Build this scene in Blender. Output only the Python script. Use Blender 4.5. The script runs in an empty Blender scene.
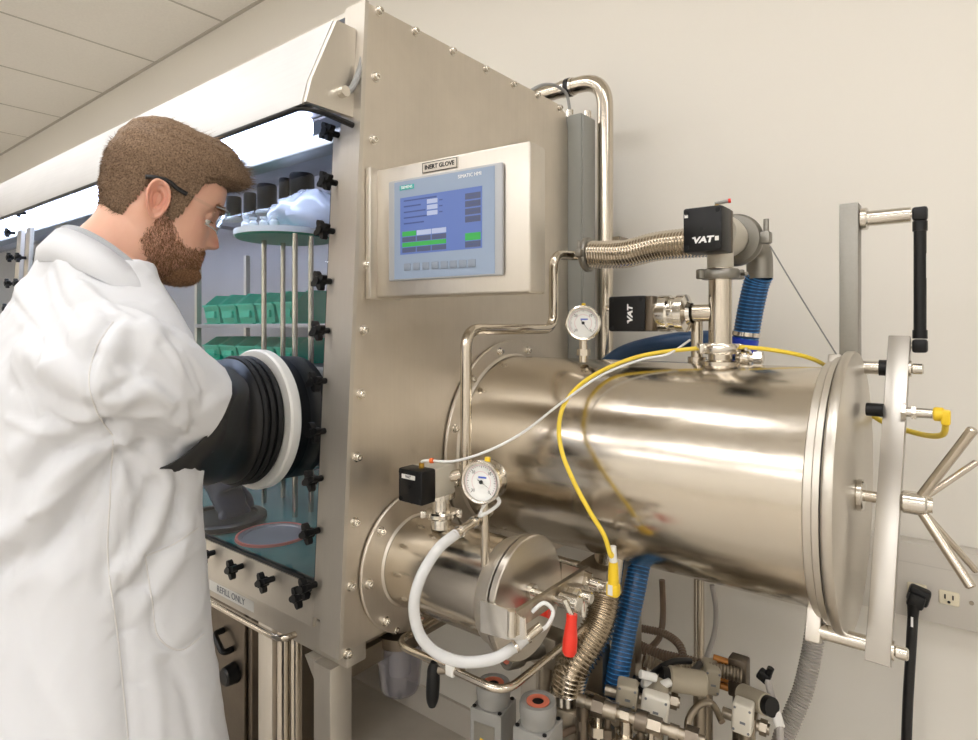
import bpy, bmesh, math, random
from mathutils import Vector, Matrix, noise
from mathutils.bvhtree import BVHTree
random.seed(7)
C = bpy.context.scene.collection
PI = math.pi
V = Vector

# ------------------------------------------------------------------ camera model (metres; +X along the glovebox, +Y to the back wall)
CAM = V((0, 0, 1.4)); FPX = 611.0; PX, PY = 489.0, 327.0
RR = V((.787, .617, 0)).normalized(); FF = V((-.617, .787, 0)).normalized(); UU = V((0, 0, 1))
def ray(px, py):
    return RR * ((px - PX) / FPX) + FF + UU * ((PY - py) / FPX)
def W(px, py, x=None, y=None, z=None, f=None):
    d = ray(px, py)
    if x is not None: t = (x - CAM.x) / d.x
    elif y is not None: t = (y - CAM.y) / d.y
    elif z is not None: t = (z - CAM.z) / d.z
    else: t = f
    return CAM + d * t
def Wp(px, py, pt, n):
    d = ray(px, py); pt = V(pt); n = V(n)
    return CAM + d * ((pt - CAM).dot(n) / d.dot(n))

cd = bpy.data.cameras.new('camera'); cam = bpy.data.objects.new('camera', cd); C.objects.link(cam)
cam.matrix_world = Matrix(((RR.x, 0, -FF.x, CAM.x), (RR.y, 0, -FF.y, CAM.y), (0, 1, 0, CAM.z), (0, 0, 0, 1)))
cd.sensor_width = 36; cd.lens = FPX / 978 * 36; cd.shift_y = -43 / 978; cd.clip_start = .02
bpy.context.scene.camera = cam

# ------------------------------------------------------------------ materials
MATS = {}
def _new(name):
    m = bpy.data.materials.new(name); m.use_nodes = True
    nt = m.node_tree; b = nt.nodes['Principled BSDF']; MATS[name] = m
    return m, nt, b
def lin(c):
    return tuple(((v / 255) / 12.92 if v / 255 <= .04045 else ((v / 255 + .055) / 1.055) ** 2.4) for v in c) + (1,)
def node(nt, t, **k):
    n = nt.nodes.new(t)
    for a, v in k.items():
        if a in n.inputs: n.inputs[a].default_value = v
        else: setattr(n, a, v)
    return n
def plain(name, rgb, rough=.5, metal=0, bump=0, bscale=200, var=0, vscale=20, spec=.5, coat=0, sss=0):
    m, nt, b = _new(name)
    b.inputs['Base Color'].default_value = lin(rgb); b.inputs['Roughness'].default_value = rough
    b.inputs['Metallic'].default_value = metal; b.inputs['Specular IOR Level'].default_value = spec
    if coat: b.inputs['Coat Weight'].default_value = coat
    if sss:
        b.inputs['Subsurface Weight'].default_value = sss; b.inputs['Subsurface Radius'].default_value = (.012, .005, .003)
        b.inputs['Subsurface Scale'].default_value = .5
    tc = node(nt, 'ShaderNodeTexCoord')
    if var:
        n = node(nt, 'ShaderNodeTexNoise', Scale=vscale, Detail=5.0)
        nt.links.new(tc.outputs['Object'], n.inputs['Vector'])
        mp = node(nt, 'ShaderNodeMapRange'); mp.inputs[1].default_value = .25; mp.inputs[2].default_value = .75
        mp.inputs[3].default_value = 1 - var; mp.inputs[4].default_value = 1 + var
        nt.links.new(n.outputs['Fac'], mp.inputs[0])
        mx = node(nt, 'ShaderNodeVectorMath', operation='SCALE'); mx.inputs[0].default_value = lin(rgb)[:3]
        nt.links.new(mp.outputs[0], mx.inputs['Scale']); nt.links.new(mx.outputs[0], b.inputs['Base Color'])
    if bump:
        n2 = node(nt, 'ShaderNodeTexNoise', Scale=bscale, Detail=3.0)
        nt.links.new(tc.outputs['Object'], n2.inputs['Vector'])
        bp = node(nt, 'ShaderNodeBump', Strength=bump, Distance=.001)
        nt.links.new(n2.outputs['Fac'], bp.inputs['Height']); nt.links.new(bp.outputs[0], b.inputs['Normal'])
    return m
def steel(name, rgb=(196, 188, 176), rough=.3, stretch=(1, 1, 1), rvar=.08, bump=.06, cloud=.08, scale=260):
    """brushed stainless: fine streaks in roughness and bump, faint handling clouds in the tone"""
    m, nt, b = _new(name)
    b.inputs['Metallic'].default_value = 1
    tc = node(nt, 'ShaderNodeTexCoord'); mp = node(nt, 'ShaderNodeMapping'); mp.inputs['Scale'].default_value = stretch
    nt.links.new(tc.outputs['Object'], mp.inputs['Vector'])
    n = node(nt, 'ShaderNodeTexNoise', Scale=float(scale), Detail=3.0); nt.links.new(mp.outputs[0], n.inputs['Vector'])
    r = node(nt, 'ShaderNodeMapRange'); r.inputs[1].default_value = .3; r.inputs[2].default_value = .7
    r.inputs[3].default_value = rough - rvar; r.inputs[4].default_value = rough + rvar
    nt.links.new(n.outputs['Fac'], r.inputs[0]); nt.links.new(r.outputs[0], b.inputs['Roughness'])
    c = node(nt, 'ShaderNodeTexNoise', Scale=5.0, Detail=6.0, Roughness=.6); nt.links.new(tc.outputs['Object'], c.inputs['Vector'])
    r2 = node(nt, 'ShaderNodeMapRange'); r2.inputs[1].default_value = .3; r2.inputs[2].default_value = .7
    r2.inputs[3].default_value = 1 - cloud; r2.inputs[4].default_value = 1 + cloud * .5
    nt.links.new(c.outputs['Fac'], r2.inputs[0])
    mx = node(nt, 'ShaderNodeVectorMath', operation='SCALE'); mx.inputs[0].default_value = lin(rgb)[:3]
    nt.links.new(r2.outputs[0], mx.inputs['Scale']); nt.links.new(mx.outputs[0], b.inputs['Base Color'])
    if bump:
        bp = node(nt, 'ShaderNodeBump', Strength=bump, Distance=.0006)
        nt.links.new(n.outputs['Fac'], bp.inputs['Height']); nt.links.new(bp.outputs[0], b.inputs['Normal'])
    return m
def glow(name, rgb, strength, base=1.0):
    m, nt, b = _new(name)
    b.inputs['Base Color'].default_value = tuple(v * base for v in lin(rgb)[:3]) + (1,); b.inputs['Emission Color'].default_value = lin(rgb)
    b.inputs['Emission Strength'].default_value = strength; b.inputs['Roughness'].default_value = .4
    return m
def clear(name, tint=(1, 1, 1, 1), ior=1.45, rough=0.0, haze=0, hazecol=(1, 1, 1, 1)):
    m, nt, b = _new(name); nt.nodes.remove(b); out = nt.nodes['Material Output']
    t = node(nt, 'ShaderNodeBsdfTransparent'); t.inputs[0].default_value = tint
    g = node(nt, 'ShaderNodeBsdfGlossy'); g.inputs['Roughness'].default_value = rough
    fr = node(nt, 'ShaderNodeFresnel', IOR=ior); mx = node(nt, 'ShaderNodeMixShader')
    ge = node(nt, 'ShaderNodeNewGeometry'); mu = node(nt, 'ShaderNodeMath', operation='SUBTRACT'); mu.inputs[0].default_value = 1; mu.use_clamp = True
    nt.links.new(ge.outputs['Backfacing'], mu.inputs[1]); m3 = node(nt, 'ShaderNodeMath', operation='MULTIPLY')
    nt.links.new(fr.outputs[0], m3.inputs[0]); nt.links.new(mu.outputs[0], m3.inputs[1])
    base = t.outputs[0]
    if haze:
        d = node(nt, 'ShaderNodeBsdfDiffuse'); d.inputs[0].default_value = hazecol
        m2 = node(nt, 'ShaderNodeMixShader'); m2.inputs[0].default_value = haze
        nt.links.new(t.outputs[0], m2.inputs[1]); nt.links.new(d.outputs[0], m2.inputs[2]); base = m2.outputs[0]
    nt.links.new(m3.outputs[0], mx.inputs[0]); nt.links.new(base, mx.inputs[1]); nt.links.new(g.outputs[0], mx.inputs[2])
    nt.links.new(mx.outputs[0], out.inputs[0])
    return m

M = MATS
steel('steel_panel', (208, 200, 188), .45, (1, 1, .02), .05, .05, .10)
steel('steel_frame', (208, 202, 192), .42, (1, 1, .03), .04, .02, .05)
steel('steel_hood', (192, 190, 187), .5, (.02, 1, 1), .04, .02, .05)
steel('steel_barrel', (208, 200, 187), .19, (.5, 1, 1), .04, .02, .06, 90)
steel('steel_lid', (198, 191, 180), .33, (1, .03, 1), .05, .04, .05)
steel('steel_matte', (206, 200, 190), .58, (1, 1, .03), .03, .02, .05)
steel('steel_door', (200, 194, 184), .36, (1, 1, 1), .02, 0, .04)
steel('steel_tube', (205, 196, 182), .18, (1, 1, 1), .04, 0, .05)
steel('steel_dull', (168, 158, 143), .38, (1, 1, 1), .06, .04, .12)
steel('steel_bright', (218, 213, 204), .18, (1, 1, 1), .03, 0, .03)
steel('steel_bar', (172, 167, 159), .3, (1, 1, 1), .02, 0, .03)
steel('aluminium_grey', (150, 147, 140), .45, (1, 1, 1), .05, .04, .06)
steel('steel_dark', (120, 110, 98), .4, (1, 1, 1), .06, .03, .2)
steel('steel_inside', (172, 170, 176), .5, (1, 1, 1), .03, 0, .08)
plain('wall_paint', (231, 226, 216), .75, bump=.12, bscale=420)
plain('wall_paint_other', (242, 239, 232), .8)
plain('ceiling_tile', (244, 240, 232), .9, bump=.25, bscale=260, var=.03, vscale=90)
plain('ceiling_grid', (196, 190, 180), .6)
plain('raceway', (206, 200, 190), .5)
plain('base_rubber', (206, 198, 186), .6)
plain('floor_vinyl', (190, 182, 170), .35, var=.1, vscale=8)
plain('black_plastic', (13, 13, 14), .42, spec=.35)
plain('black_matte', (12, 12, 13), .6, spec=.35)
plain('black_rubber', (17, 17, 19), .4, bump=.12, bscale=60)
plain('blue_rubber', (38, 44, 68), .4, bump=.1, bscale=60)
plain('white_plastic', (236, 234, 228), .35)
plain('ivory_plastic', (226, 216, 190), .4)
plain('beige_plastic', (172, 162, 142), .5)
plain('offwhite_plastic', (220, 214, 200), .45)
plain('grey_conduit', (142, 142, 136), .5)
plain('grey_plastic', (150, 148, 144), .45)
plain('grey_cast', (142, 140, 135), .5, var=.08, vscale=30)
plain('bezel_grey', (168, 170, 172), .4)
plain('panel_blue_grey', (138, 154, 176), .4)
plain('valve_body', (196, 190, 176), .4, metal=.25)
plain('yellow_cable', (238, 208, 66), .4)
plain('yellow_plastic', (238, 200, 40), .4)
plain('red_rubber', (226, 52, 34), .38)
plain('salmon_rubber', (214, 118, 92), .5)
plain('blue_hose', (18, 62, 104), .35)
plain('blue_rib', (58, 132, 196), .4)
plain('blue_clamp', (28, 62, 190), .35)
plain('grey_hose', (168, 162, 156), .5)
plain('brown_tube', (112, 92, 74), .45)
plain('copper_brown', (170, 112, 50), .4, metal=.4)
plain('brass', (196, 156, 70), .3, metal=1)
plain('dial_white', (236, 236, 232), .4)
plain('print_black', (24, 24, 24), .6)
plain('print_white', (238, 238, 236), .5)
plain('print_grey', (120, 122, 126), .5)
plain('print_pink', (214, 150, 160), .5)
plain('print_blue', (70, 96, 190), .5)
plain('print_orange', (230, 110, 50), .5)
plain('teal_sign', (48, 166, 160), .4)
plain('label_white', (228, 226, 220), .5)
plain('green_bin', (0, 158, 128), .35, spec=.6)
plain('teal_plate', (20, 132, 108), .35)
plain('teal_tray', (70, 122, 122), .16, var=.15, vscale=6)
plain('pink_seal', (206, 120, 110), .5)
plain('acrylic_white', (225, 228, 234), .3)
plain('wire_grey', (150, 150, 148), .5)
plain('white_tube', (228, 228, 226), .35)
plain('coat_cloth', (214, 215, 218), .85, bump=.10, bscale=900, spec=.2)
plain('coat_stitch', (214, 212, 210), .9)
plain('shirt_grey', (176, 178, 182), .85, var=.12, vscale=700)
plain('trouser', (58, 60, 70), .85)
plain('shoe_black', (22, 20, 20), .4)
plain('eye_white', (226, 220, 214), .25)
plain('iris', (70, 84, 92), .2)
plain('foil', (225, 228, 236), .3)
glow('lamp_cool', (206, 220, 255), 15.0)
glow('lamp_room', (250, 250, 252), 11.0)
clear('window_glass', (.96, .98, .985, 1), 1.38)
clear('lens_clear', (.97, .98, .98, 1), 1.22)
clear('bowl_clear', (.72, .71, .74, 1), 1.5, .03, .12, (.6, .58, .6, 1))
clear('milky_tube', (.86, .86, .86, 1), 1.35, .15, .66, (.82, .82, .81, 1))
clear('fitting_clear', (.8, .84, .82, 1), 1.5, .05, .35, (.8, .85, .82, 1))
clear('bag_clear', (.86, .88, .94, 1), 1.5, .08, .45, (.9, .92, 1, 1))
glow('screen_blue', (104, 130, 200), .62, .12)
glow('screen_green', (60, 190, 84), .6, .12)
glow('screen_grey', (84, 92, 124), .5, .3)
glow('screen_white', (196, 206, 236), .65, .12)
glow('screen_ink', (76, 98, 164), .5, .12)
plain('key_grey', (132, 142, 156), .5)
plain('plate_satin', (206, 198, 186), .45)

# ------------------------------------------------------------------ mesh collecting
class MB:
    def __init__(s): s.v = []; s.f = []
    def add(s, vs, fs):
        o = len(s.v); s.v += [V(p) for p in vs]; s.f += [tuple(i + o for i in f) for f in fs]; return s
    def box(s, c, size, rot=None, bevel=0, seg=2):
        bm = bmesh.new(); bmesh.ops.create_cube(bm, size=1)
        for q in bm.verts: q.co = V((q.co.x * size[0], q.co.y * size[1], q.co.z * size[2]))
        if bevel: bmesh.ops.bevel(bm, geom=bm.edges[:], offset=bevel, segments=seg, affect='EDGES', profile=.5)
        bm.verts.index_update()
        c = V(c); R = rot if rot is not None else Matrix.Identity(3)
        s.add([c + R @ q.co for q in bm.verts], [[q.index for q in f.verts] for f in bm.faces]); bm.free(); return s
    def span(s, a, b, bevel=0):
        a, b = V(a), V(b); return s.box((a + b) / 2, [abs(b[i] - a[i]) for i in range(3)], None, bevel)
    def lathe(s, o, axis, prof, seg=40, start=0, end=2 * PI):
        o, ax = V(o), V(axis).normalized(); e = V((0, 0, 1)) if abs(ax.z) < .9 else V((1, 0, 0))
        a = ax.cross(e).normalized(); b = ax.cross(a); full = end - start > 6.28
        vs = []; fs = []; n = seg if full else seg + 1
        for (r, h) in prof:
            for k in range(n):
                t = start + (end - start) * k / seg
                vs.append(o + ax * h + (a * math.cos(t) + b * math.sin(t)) * max(r, 1e-5))
        for i in range(len(prof) - 1):
            for k in range(seg):
                k2 = (k + 1) % n
                fs.append((i * n + k, i * n + k2, (i + 1) * n + k2, (i + 1) * n + k))
        return s.add(vs, fs)
    def cyl(s, p0, p1, r, r2=None, seg=24, bev=0):
        p0, p1 = V(p0), V(p1); L = (p1 - p0).length; r2 = r if r2 is None else r2
        if bev: pr = [(0, 0), (r - bev, 0), (r, bev), (r2, L - bev), (r2 - bev, L), (0, L)]
        else: pr = [(0, 0), (r, 0), (r2, L), (0, L)]
        return s.lathe(p0, p1 - p0, pr, seg)
    def tube(s, pts, r, seg=14, caps=True, rfun=None):
        pts = [V(p) for p in pts]; n = len(pts); vs = []; fs = []
        tan = [(pts[min(i + 1, n - 1)] - pts[max(i - 1, 0)]).normalized() for i in range(n)]
        e = V((0, 0, 1)) if abs(tan[0].z) < .9 else V((1, 0, 0)); a = tan[0].cross(e).normalized()
        for i in range(n):
            a = (a - tan[i] * a.dot(tan[i])).normalized(); b = tan[i].cross(a)
            q = rfun(i) if rfun else r
            for k in range(seg):
                t = 2 * PI * k / seg; vs.append(pts[i] + (a * math.cos(t) + b * math.sin(t)) * q)
        for i in range(n - 1):
            for k in range(seg):
                fs.append((i * seg + k, i * seg + (k + 1) % seg, (i + 1) * seg + (k + 1) % seg, (i + 1) * seg + k))
        if caps: fs.append(tuple(range(seg - 1, -1, -1))); fs.append(tuple((n - 1) * seg + k for k in range(seg)))
        return s.add(vs, fs)
    def prism(s, poly, o, u, v, n0, n1, rim=0):
        """poly in (u, v); extruded along u x v from n0 to n1"""
        o, u, v = V(o), V(u), V(v); n = u.cross(v).normalized(); k = len(poly)
        vs = [o + u * p[0] + v * p[1] + n * n0 for p in poly] + [o + u * p[0] + v * p[1] + n * n1 for p in poly]
        fs = [tuple(range(k - 1, -1, -1)), tuple(range(k, 2 * k))] + [(i, (i + 1) % k, k + (i + 1) % k, k + i) for i in range(k)]
        return s.add(vs, fs)
    def sphere(s, c, r, seg=20, rings=12, sc=(1, 1, 1), rot=None):
        c = V(c); vs = []; fs = []; R = rot if rot is not None else Matrix.Identity(3)
        for i in range(rings + 1):
            p = PI * i / rings
            for k in range(seg):
                t = 2 * PI * k / seg
                vs.append(c + R @ V((math.sin(p) * math.cos(t) * r * sc[0], math.sin(p) * math.sin(t) * r * sc[1], math.cos(p) * r * sc[2])))
        for i in range(rings):
            for k in range(seg): fs.append((i * seg + k, (i + 1) * seg + k, (i + 1) * seg + (k + 1) % seg, i * seg + (k + 1) % seg))
        return s.add(vs, fs)
    def quad(s, a, b, c, d): return s.add([a, b, c, d], [(0, 1, 2, 3)])

def spline(pts, n=12, closed=False):
    P = [V(p) for p in pts]; out = []; m = len(P)
    for i in range(m - 1):
        p0, p1, p2, p3 = P[max(i - 1, 0)], P[i], P[i + 1], P[min(i + 2, m - 1)]
        for k in range(n):
            t = k / n
            out.append(.5 * ((2 * p1) + (p2 - p0) * t + (2 * p0 - 5 * p1 + 4 * p2 - p3) * t * t + (3 * p1 - p0 - 3 * p2 + p3) * t ** 3))
    out.append(P[-1]); return out
def bent(pts, rad, n=8):
    """polyline with rounded corners"""
    P = [V(p) for p in pts]; out = [P[0]]
    for i in range(1, len(P) - 1):
        a, b, c = P[i - 1], P[i], P[i + 1]
        r = min(rad, (a - b).length * .49, (c - b).length * .49)
        s0 = b + (a - b).normalized() * r; s1 = b + (c - b).normalized() * r
        for k in range(n + 1):
            t = k / n; out.append(s0 * (1 - t) ** 2 + b * 2 * t * (1 - t) + s1 * t * t)
    out.append(P[-1]); return out
def resample(pts, step):
    pts = [V(p) for p in pts]; out = [pts[0].copy()]; acc = 0
    for a, b in zip(pts, pts[1:]):
        L = (b - a).length; d = step - acc
        while d <= L:
            out.append(a + (b - a) * (d / L)); d += step
        acc = L - (d - step)
    return out

# ------------------------------------------------------------------ objects
WLOC = {}
def mesh_of(name, mb, mat, off=V((0, 0, 0)), smooth=35):
    me = bpy.data.meshes.new(name); me.from_pydata([tuple(p - off) for p in mb.v], [], mb.f); me.validate()
    bm = bmesh.new(); bm.from_mesh(me); bmesh.ops.recalc_face_normals(bm, faces=bm.faces[:]); bm.to_mesh(me); bm.free()
    me.materials.append(M[mat] if isinstance(mat, str) else mat)
    if smooth:
        me.polygons.foreach_set('use_smooth', [True] * len(me.polygons)); me.set_sharp_from_angle(angle=math.radians(smooth))
    me.update(); return me
def wl(o):
    return WLOC.get(o.name, V((0, 0, 0)))
def place(name, me, parent, loc, label=None):
    """link a mesh as an object at a world location under a parent"""
    o = bpy.data.objects.new(name, me); C.objects.link(o); WLOC[o.name] = V(loc)
    if parent: o.parent = parent; o.location = V(loc) - wl(parent)
    else: o.location = V(loc)
    if label: o['label'] = label
    return o
def obj(name, mb, mat, parent=None, loc=None, label=None, smooth=35):
    L = V(loc) if loc is not None else (wl(parent) if parent else V((0, 0, 0)))
    return place(name, mesh_of(name, mb, mat, L, smooth), parent, L, label)
def thing(name, label, cat, loc, group=None):
    o = bpy.data.objects.new(name, None); C.objects.link(o); o.empty_display_size = .05
    o.location = V(loc); WLOC[o.name] = V(loc); o['label'] = label; o['category'] = cat
    if group: o['group'] = group
    return o
def solo(name, mb, mat, label, cat, group=None, smooth=35, kind=None):
    lo = V([min(p[i] for p in mb.v) for i in range(3)]); hi = V([max(p[i] for p in mb.v) for i in range(3)])
    o = obj(name, mb, mat, None, V(((lo.x + hi.x) / 2, (lo.y + hi.y) / 2, lo.z)), None, smooth)
    o['label'] = label; o['category'] = cat
    if group: o['group'] = group
    if kind: o['kind'] = kind
    return o
def struct(name, mb, mat, parent=None, label=None, cat=None, smooth=0):
    o = obj(name, mb, mat, parent, None, None, smooth)
    if not parent:
        o['kind'] = 'structure'
        if label: o['label'] = label; o['category'] = cat
    return o
def dup(root, loc, label=None, group=None):
    r = root.copy(); C.objects.link(r); r.location = V(loc); WLOC[r.name] = V(loc)
    if label: r['label'] = label
    if group: r['group'] = group
    for ch in list(root.children):
        c = ch.copy(); C.objects.link(c); c.parent = r
        for g in list(ch.children):
            d = g.copy(); C.objects.link(d); d.parent = c
    return r
def text_mb(body, o, u, v, size, ext=.0003, bold=0, align='CENTER'):
    cu = bpy.data.curves.new('t', 'FONT'); cu.body = body; cu.size = size; cu.extrude = ext; cu.offset = bold
    cu.align_x = align; cu.align_y = 'CENTER'; cu.resolution_u = 3
    ob = bpy.data.objects.new('t', cu); C.objects.link(ob)
    me = bpy.data.meshes.new_from_object(ob.evaluated_get(bpy.context.evaluated_depsgraph_get()))
    u, v = V(u).normalized(), V(v).normalized(); n = u.cross(v); mb = MB()
    mb.add([V(o) + u * q.co.x + v * q.co.y + n * q.co.z for q in me.vertices], [list(p.vertices) for p in me.polygons])
    bpy.data.objects.remove(ob); bpy.data.curves.remove(cu); bpy.data.meshes.remove(me); return mb
def remesh(mb, voxel, smooth_it=0, fac=.5):
    me = bpy.data.meshes.new('r'); me.from_pydata([tuple(p) for p in mb.v], [], mb.f); me.validate()
    bm = bmesh.new(); bm.from_mesh(me); bmesh.ops.recalc_face_normals(bm, faces=bm.faces[:]); bm.to_mesh(me); bm.free()
    ob = bpy.data.objects.new('r', me); C.objects.link(ob)
    md = ob.modifiers.new('r', 'REMESH'); md.mode = 'VOXEL'; md.voxel_size = voxel
    if smooth_it:
        s = ob.modifiers.new('s', 'SMOOTH'); s.factor = fac; s.iterations = smooth_it
    out = bpy.data.meshes.new_from_object(ob.evaluated_get(bpy.context.evaluated_depsgraph_get()))
    r = MB(); r.v = [q.co.copy() for q in out.vertices]; r.f = [tuple(p.vertices) for p in out.polygons]
    bpy.data.objects.remove(ob); bpy.data.meshes.remove(me); bpy.data.meshes.remove(out); return r
def bellows_mb(pts, r, pitch=.006, depth=.004, seg=20):
    P = resample(pts, pitch / 6); mb = MB()
    mb.tube(P, r, seg, True, lambda i: r - depth * .5 + depth * .5 * math.cos(2 * PI * i / 6)); return mb
# ================================================================== the room
HC = 2.93; YW = 1.6; X0, X1, Y0 = -8.0, 2.6, -6.0
struct('floor', MB().span((X0 - .1, Y0 - .1, -.1), (X1 + .1, YW + .1, 0)), 'floor_vinyl')
struct('wall_back', MB().span((X0 - .1, YW, 0), (X1 + .1, YW + .1, HC)), 'wall_paint')
struct('wall_left', MB().span((X0 - .1, Y0, 0), (X0, YW, HC)), 'wall_paint_other')
struct('wall_right', MB().span((X1, Y0, 0), (X1 + .1, YW, HC)), 'wall_paint_other')
struct('wall_front', MB().span((X0 - .1, Y0 - .1, 0), (X1 + .1, Y0, HC)), 'wall_paint_other')
ceil = struct('ceiling', MB().span((X0 - .1, Y0 - .1, HC), (X1 + .1, YW + .1, HC + .1)), 'ceiling_tile')
g = MB(); x = -7.5 + .02
while x < X1:
    g.span((x - .006, Y0, HC - .002), (x + .006, YW, HC + .01)); x += .757
y = YW - 1.51
while y > Y0:
    g.span((X0, y - .006, HC - .0022), (X1, y + .006, HC + .01)); y -= 1.51
g.span((X0, YW - .018, HC - .004), (X1, YW, HC + .01))
struct('ceiling_grid', g, 'ceiling_grid', ceil)
struct('baseboard_back', MB().span((X0, YW - .012, 0), (X1, YW, .1)), 'base_rubber')
# ceiling lamps of the lab, above and behind the camera
lamp0 = None
for yy, row in ((-4.6, (-7.2,)), (.15, (-5.8, -4.3, -2.8, -1.3, .2, 1.7)), (-2.2, (-2.92, -1.2, .36, 1.85)), (-4.6, (-6.1, -4.3, -2.92, -1.2, .36, 1.85))):
    for xx in row:
        if lamp0 is None:
            lamp0 = thing('ceiling_light', 'rectangular white ceiling light panel of the lab', 'ceiling light', (xx, yy, HC), 'ceiling lights of the lab')
            f = MB()
            for a, b in (((-.62, -.32), (.62, -.28)), ((-.62, .28), (.62, .32)), ((-.62, -.28), (-.58, .28)), ((.58, -.28), (.62, .28))):
                f.span((xx + a[0], yy + a[1], HC - .012), (xx + b[0], yy + b[1], HC - .0022))
            obj('frame', f, 'white_plastic', lamp0)
            obj('diffuser', MB().span((xx - .58, yy - .28, HC - .008), (xx + .58, yy + .28, HC - .0025)), 'lamp_room', lamp0)
        else:
            q_ = dup(lamp0, (xx, yy, HC))
            if row[0] == -5.8: q_.scale = (1, .45, 1)

# wall raceway with its outlet
t = thing('wall_raceway', 'grey wiring channel running along the beige back wall', 'raceway', (.6, YW, .79))
rb = MB().span((-.6, YW - .045, .79), (X1, YW, .948), .004); obj('channel', rb, 'raceway', t)
obj('joint_seam', MB().span((.4, YW - .0462, .788), (.403, YW - .02, .95)), 'print_grey', t)
obj('cover_groove', MB().span((-.6, YW - .0456, .905), (X1, YW - .04, .907)), 'ceiling_grid', t)
YO = YW - .045
def outlet(px, py, label):
    c = W(px, py, y=YO); o = thing('wall_outlet', label, 'outlet', c, None)
    obj('receptacle', MB().box(c, (.034, .008, .028), None, .0035), 'ivory_plastic', o)
    s = MB()
    for dx in (-.0065, .0065): s.box(c + V((dx, -.0042, .003)), (.0025, .001, .009))
    s.cyl(c + V((0, -.0035, -.007)), c + V((0, -.0047, -.007)), .0028, seg=10)
    obj('slot', s, 'print_black', o)
    return c
c = outlet(949, 598, 'ivory wall outlet in the grey wall channel, free of any plug')
for dx in (-.036, .036):
    mb = MB().cyl(c + V((dx, .001, 0)), c + V((dx, -.003, 0)), .004, seg=10)
    solo('cover_screw', mb, 'steel_dull', 'small screw %s of the free ivory outlet' % ('left' if dx < 0 else 'right'), 'screw', 'outlet screws')
c2 = outlet(917, 590, 'ivory wall outlet behind the black plug')
t = thing('power_cord', 'black power cord with angled plug hanging from the wall outlet', 'power cord', c2)
pb = MB().box(c2 + V((.004, -.018, -.004)), (.038, .026, .034), Matrix.Rotation(.25, 3, 'Y'), .006)
pb.box(c2 + V((.0, -.03, -.012)), (.03, .02, .03), Matrix.Rotation(.25, 3, 'Y'), .006)
obj('plug', pb, 'black_plastic', t)
cp = [c2 + V((-.004, -.03, -.022)), c2 + V((-.006, -.03, -.06)), W(911, 650, y=1.525), W(908, 700, y=1.52), W(906, 760, y=1.52), V((W(905, 800, y=1.52).x, 1.52, .3)), V((.32, 1.5, .012)), V((.2, 1.45, .012))]
obj('cable', MB().tube(spline(cp, 10), .0095, 12), 'black_rubber', t)
obj('strain_relief', MB().cyl(cp[0] + V((0, 0, .004)), cp[1], .0115, .0085), 'black_plastic', t)
obj('cable_print', MB().box(W(912, 622, y=1.515), (.004, .001, .02)), 'print_white', t)

# ================================================================== glovebox
XP = -.794                                        # outer face of the side panel
def yf(z): return .625 + .0512 * (z - .873)       # sloping front edge
def yw(z): return yf(z) + .022                    # window plane
SN = V((0, -1, .0512)).normalized(); SU = V((0, .0512, 1)).normalized()
def WS(px, py, off=0.0):                          # pixel to the sloping window plane
    return Wp(px, py, V((0, yw(1.2), 1.2)) + SN * off, SN)
ZB, ZT, YBK, XL = .873, 1.945, 1.335, -4.4
GB = thing('glovebox', 'large stainless steel glovebox with sloping lit window and bolted side panel', 'glovebox', (-1.2, .95, 0))
def bolt_mb():
    b = MB(); b.lathe((0, 0, 0), (1, 0, 0), [(0, 0), (.0085, 0), (.0085, .0015), (.0062, .0016), (.006, .0085), (.005, .0095), (.0032, .0095), (.003, .006), (0, .006)], 16); return b
BOLT = mesh_of('bolt', bolt_mb(), 'steel_bright')
def bolt(p, parent): return place('bolt', BOLT, parent, p)
# side panel
prof = [(yf(ZB), ZB), (yf(ZT), ZT), (YBK - .05, ZT + .004), (YBK - .012, ZT - .01), (YBK, ZT - .05), (YBK, ZB - .02), (yf(ZB) + .3, ZB)]
obj('side_panel', MB().prism(prof, (0, 0, 0), (0, 1, 0), (0, 0, 1), XP - .012, XP), 'steel_panel', GB)
obj('edge_lip', MB().prism([(yf(ZB) - .004, ZB - .006), (yf(ZT) - .004, ZT + .003), (yf(ZT) + .004, ZT + .003), (yf(ZB) + .004, ZB - .006)], (0, 0, 0), (0, 1, 0), (0, 0, 1), XP - .05, XP + .0015), 'steel_matte', GB)
for p in [(378.5, 11.5), (414.5, 31.7), (452, 51.4), (485, 69.4), (512.7, 84.4), (537, 95.5), (559, 108), (375, 77.5), (372.5, 140), (369.5, 201), (366.5, 265),
          (363, 330), (360, 394), (356.4, 457), (354, 522), (350, 586), (346.8, 653.5), (394, 629)]:
    bolt(W(p[0], p[1], x=XP), GB)
# shell: roof, back, bottom, far end, inside lining
obj('roof_panel', MB().span((XL, .68, ZT - .008), (XP - .013, YBK - .03, ZT)), 'steel_frame', GB)
obj('back_panel', MB().span((XL, YBK - .05, ZB), (XP - .013, YBK - .04, ZT - .009)), 'steel_inside', GB)
obj('end_panel', MB().span((XL - .012, .68, ZB), (XL, YBK - .04, ZT)), 'steel_panel', GB)
obj('floor_pan', MB().span((XL + .001, .668, .925), (XP - .013, YBK - .051, .937)), 'teal_tray', GB)
obj('ceiling_beam', MB().span((XL + .001, .87, 1.815), (XP - .014, .93, 1.85), .006), 'aluminium_grey', GB)
obj('ceiling_lining', MB().span((XL + .001, .94, 1.918), (XP - .014, 1.284, 1.924)), 'steel_inside', GB)
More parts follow.
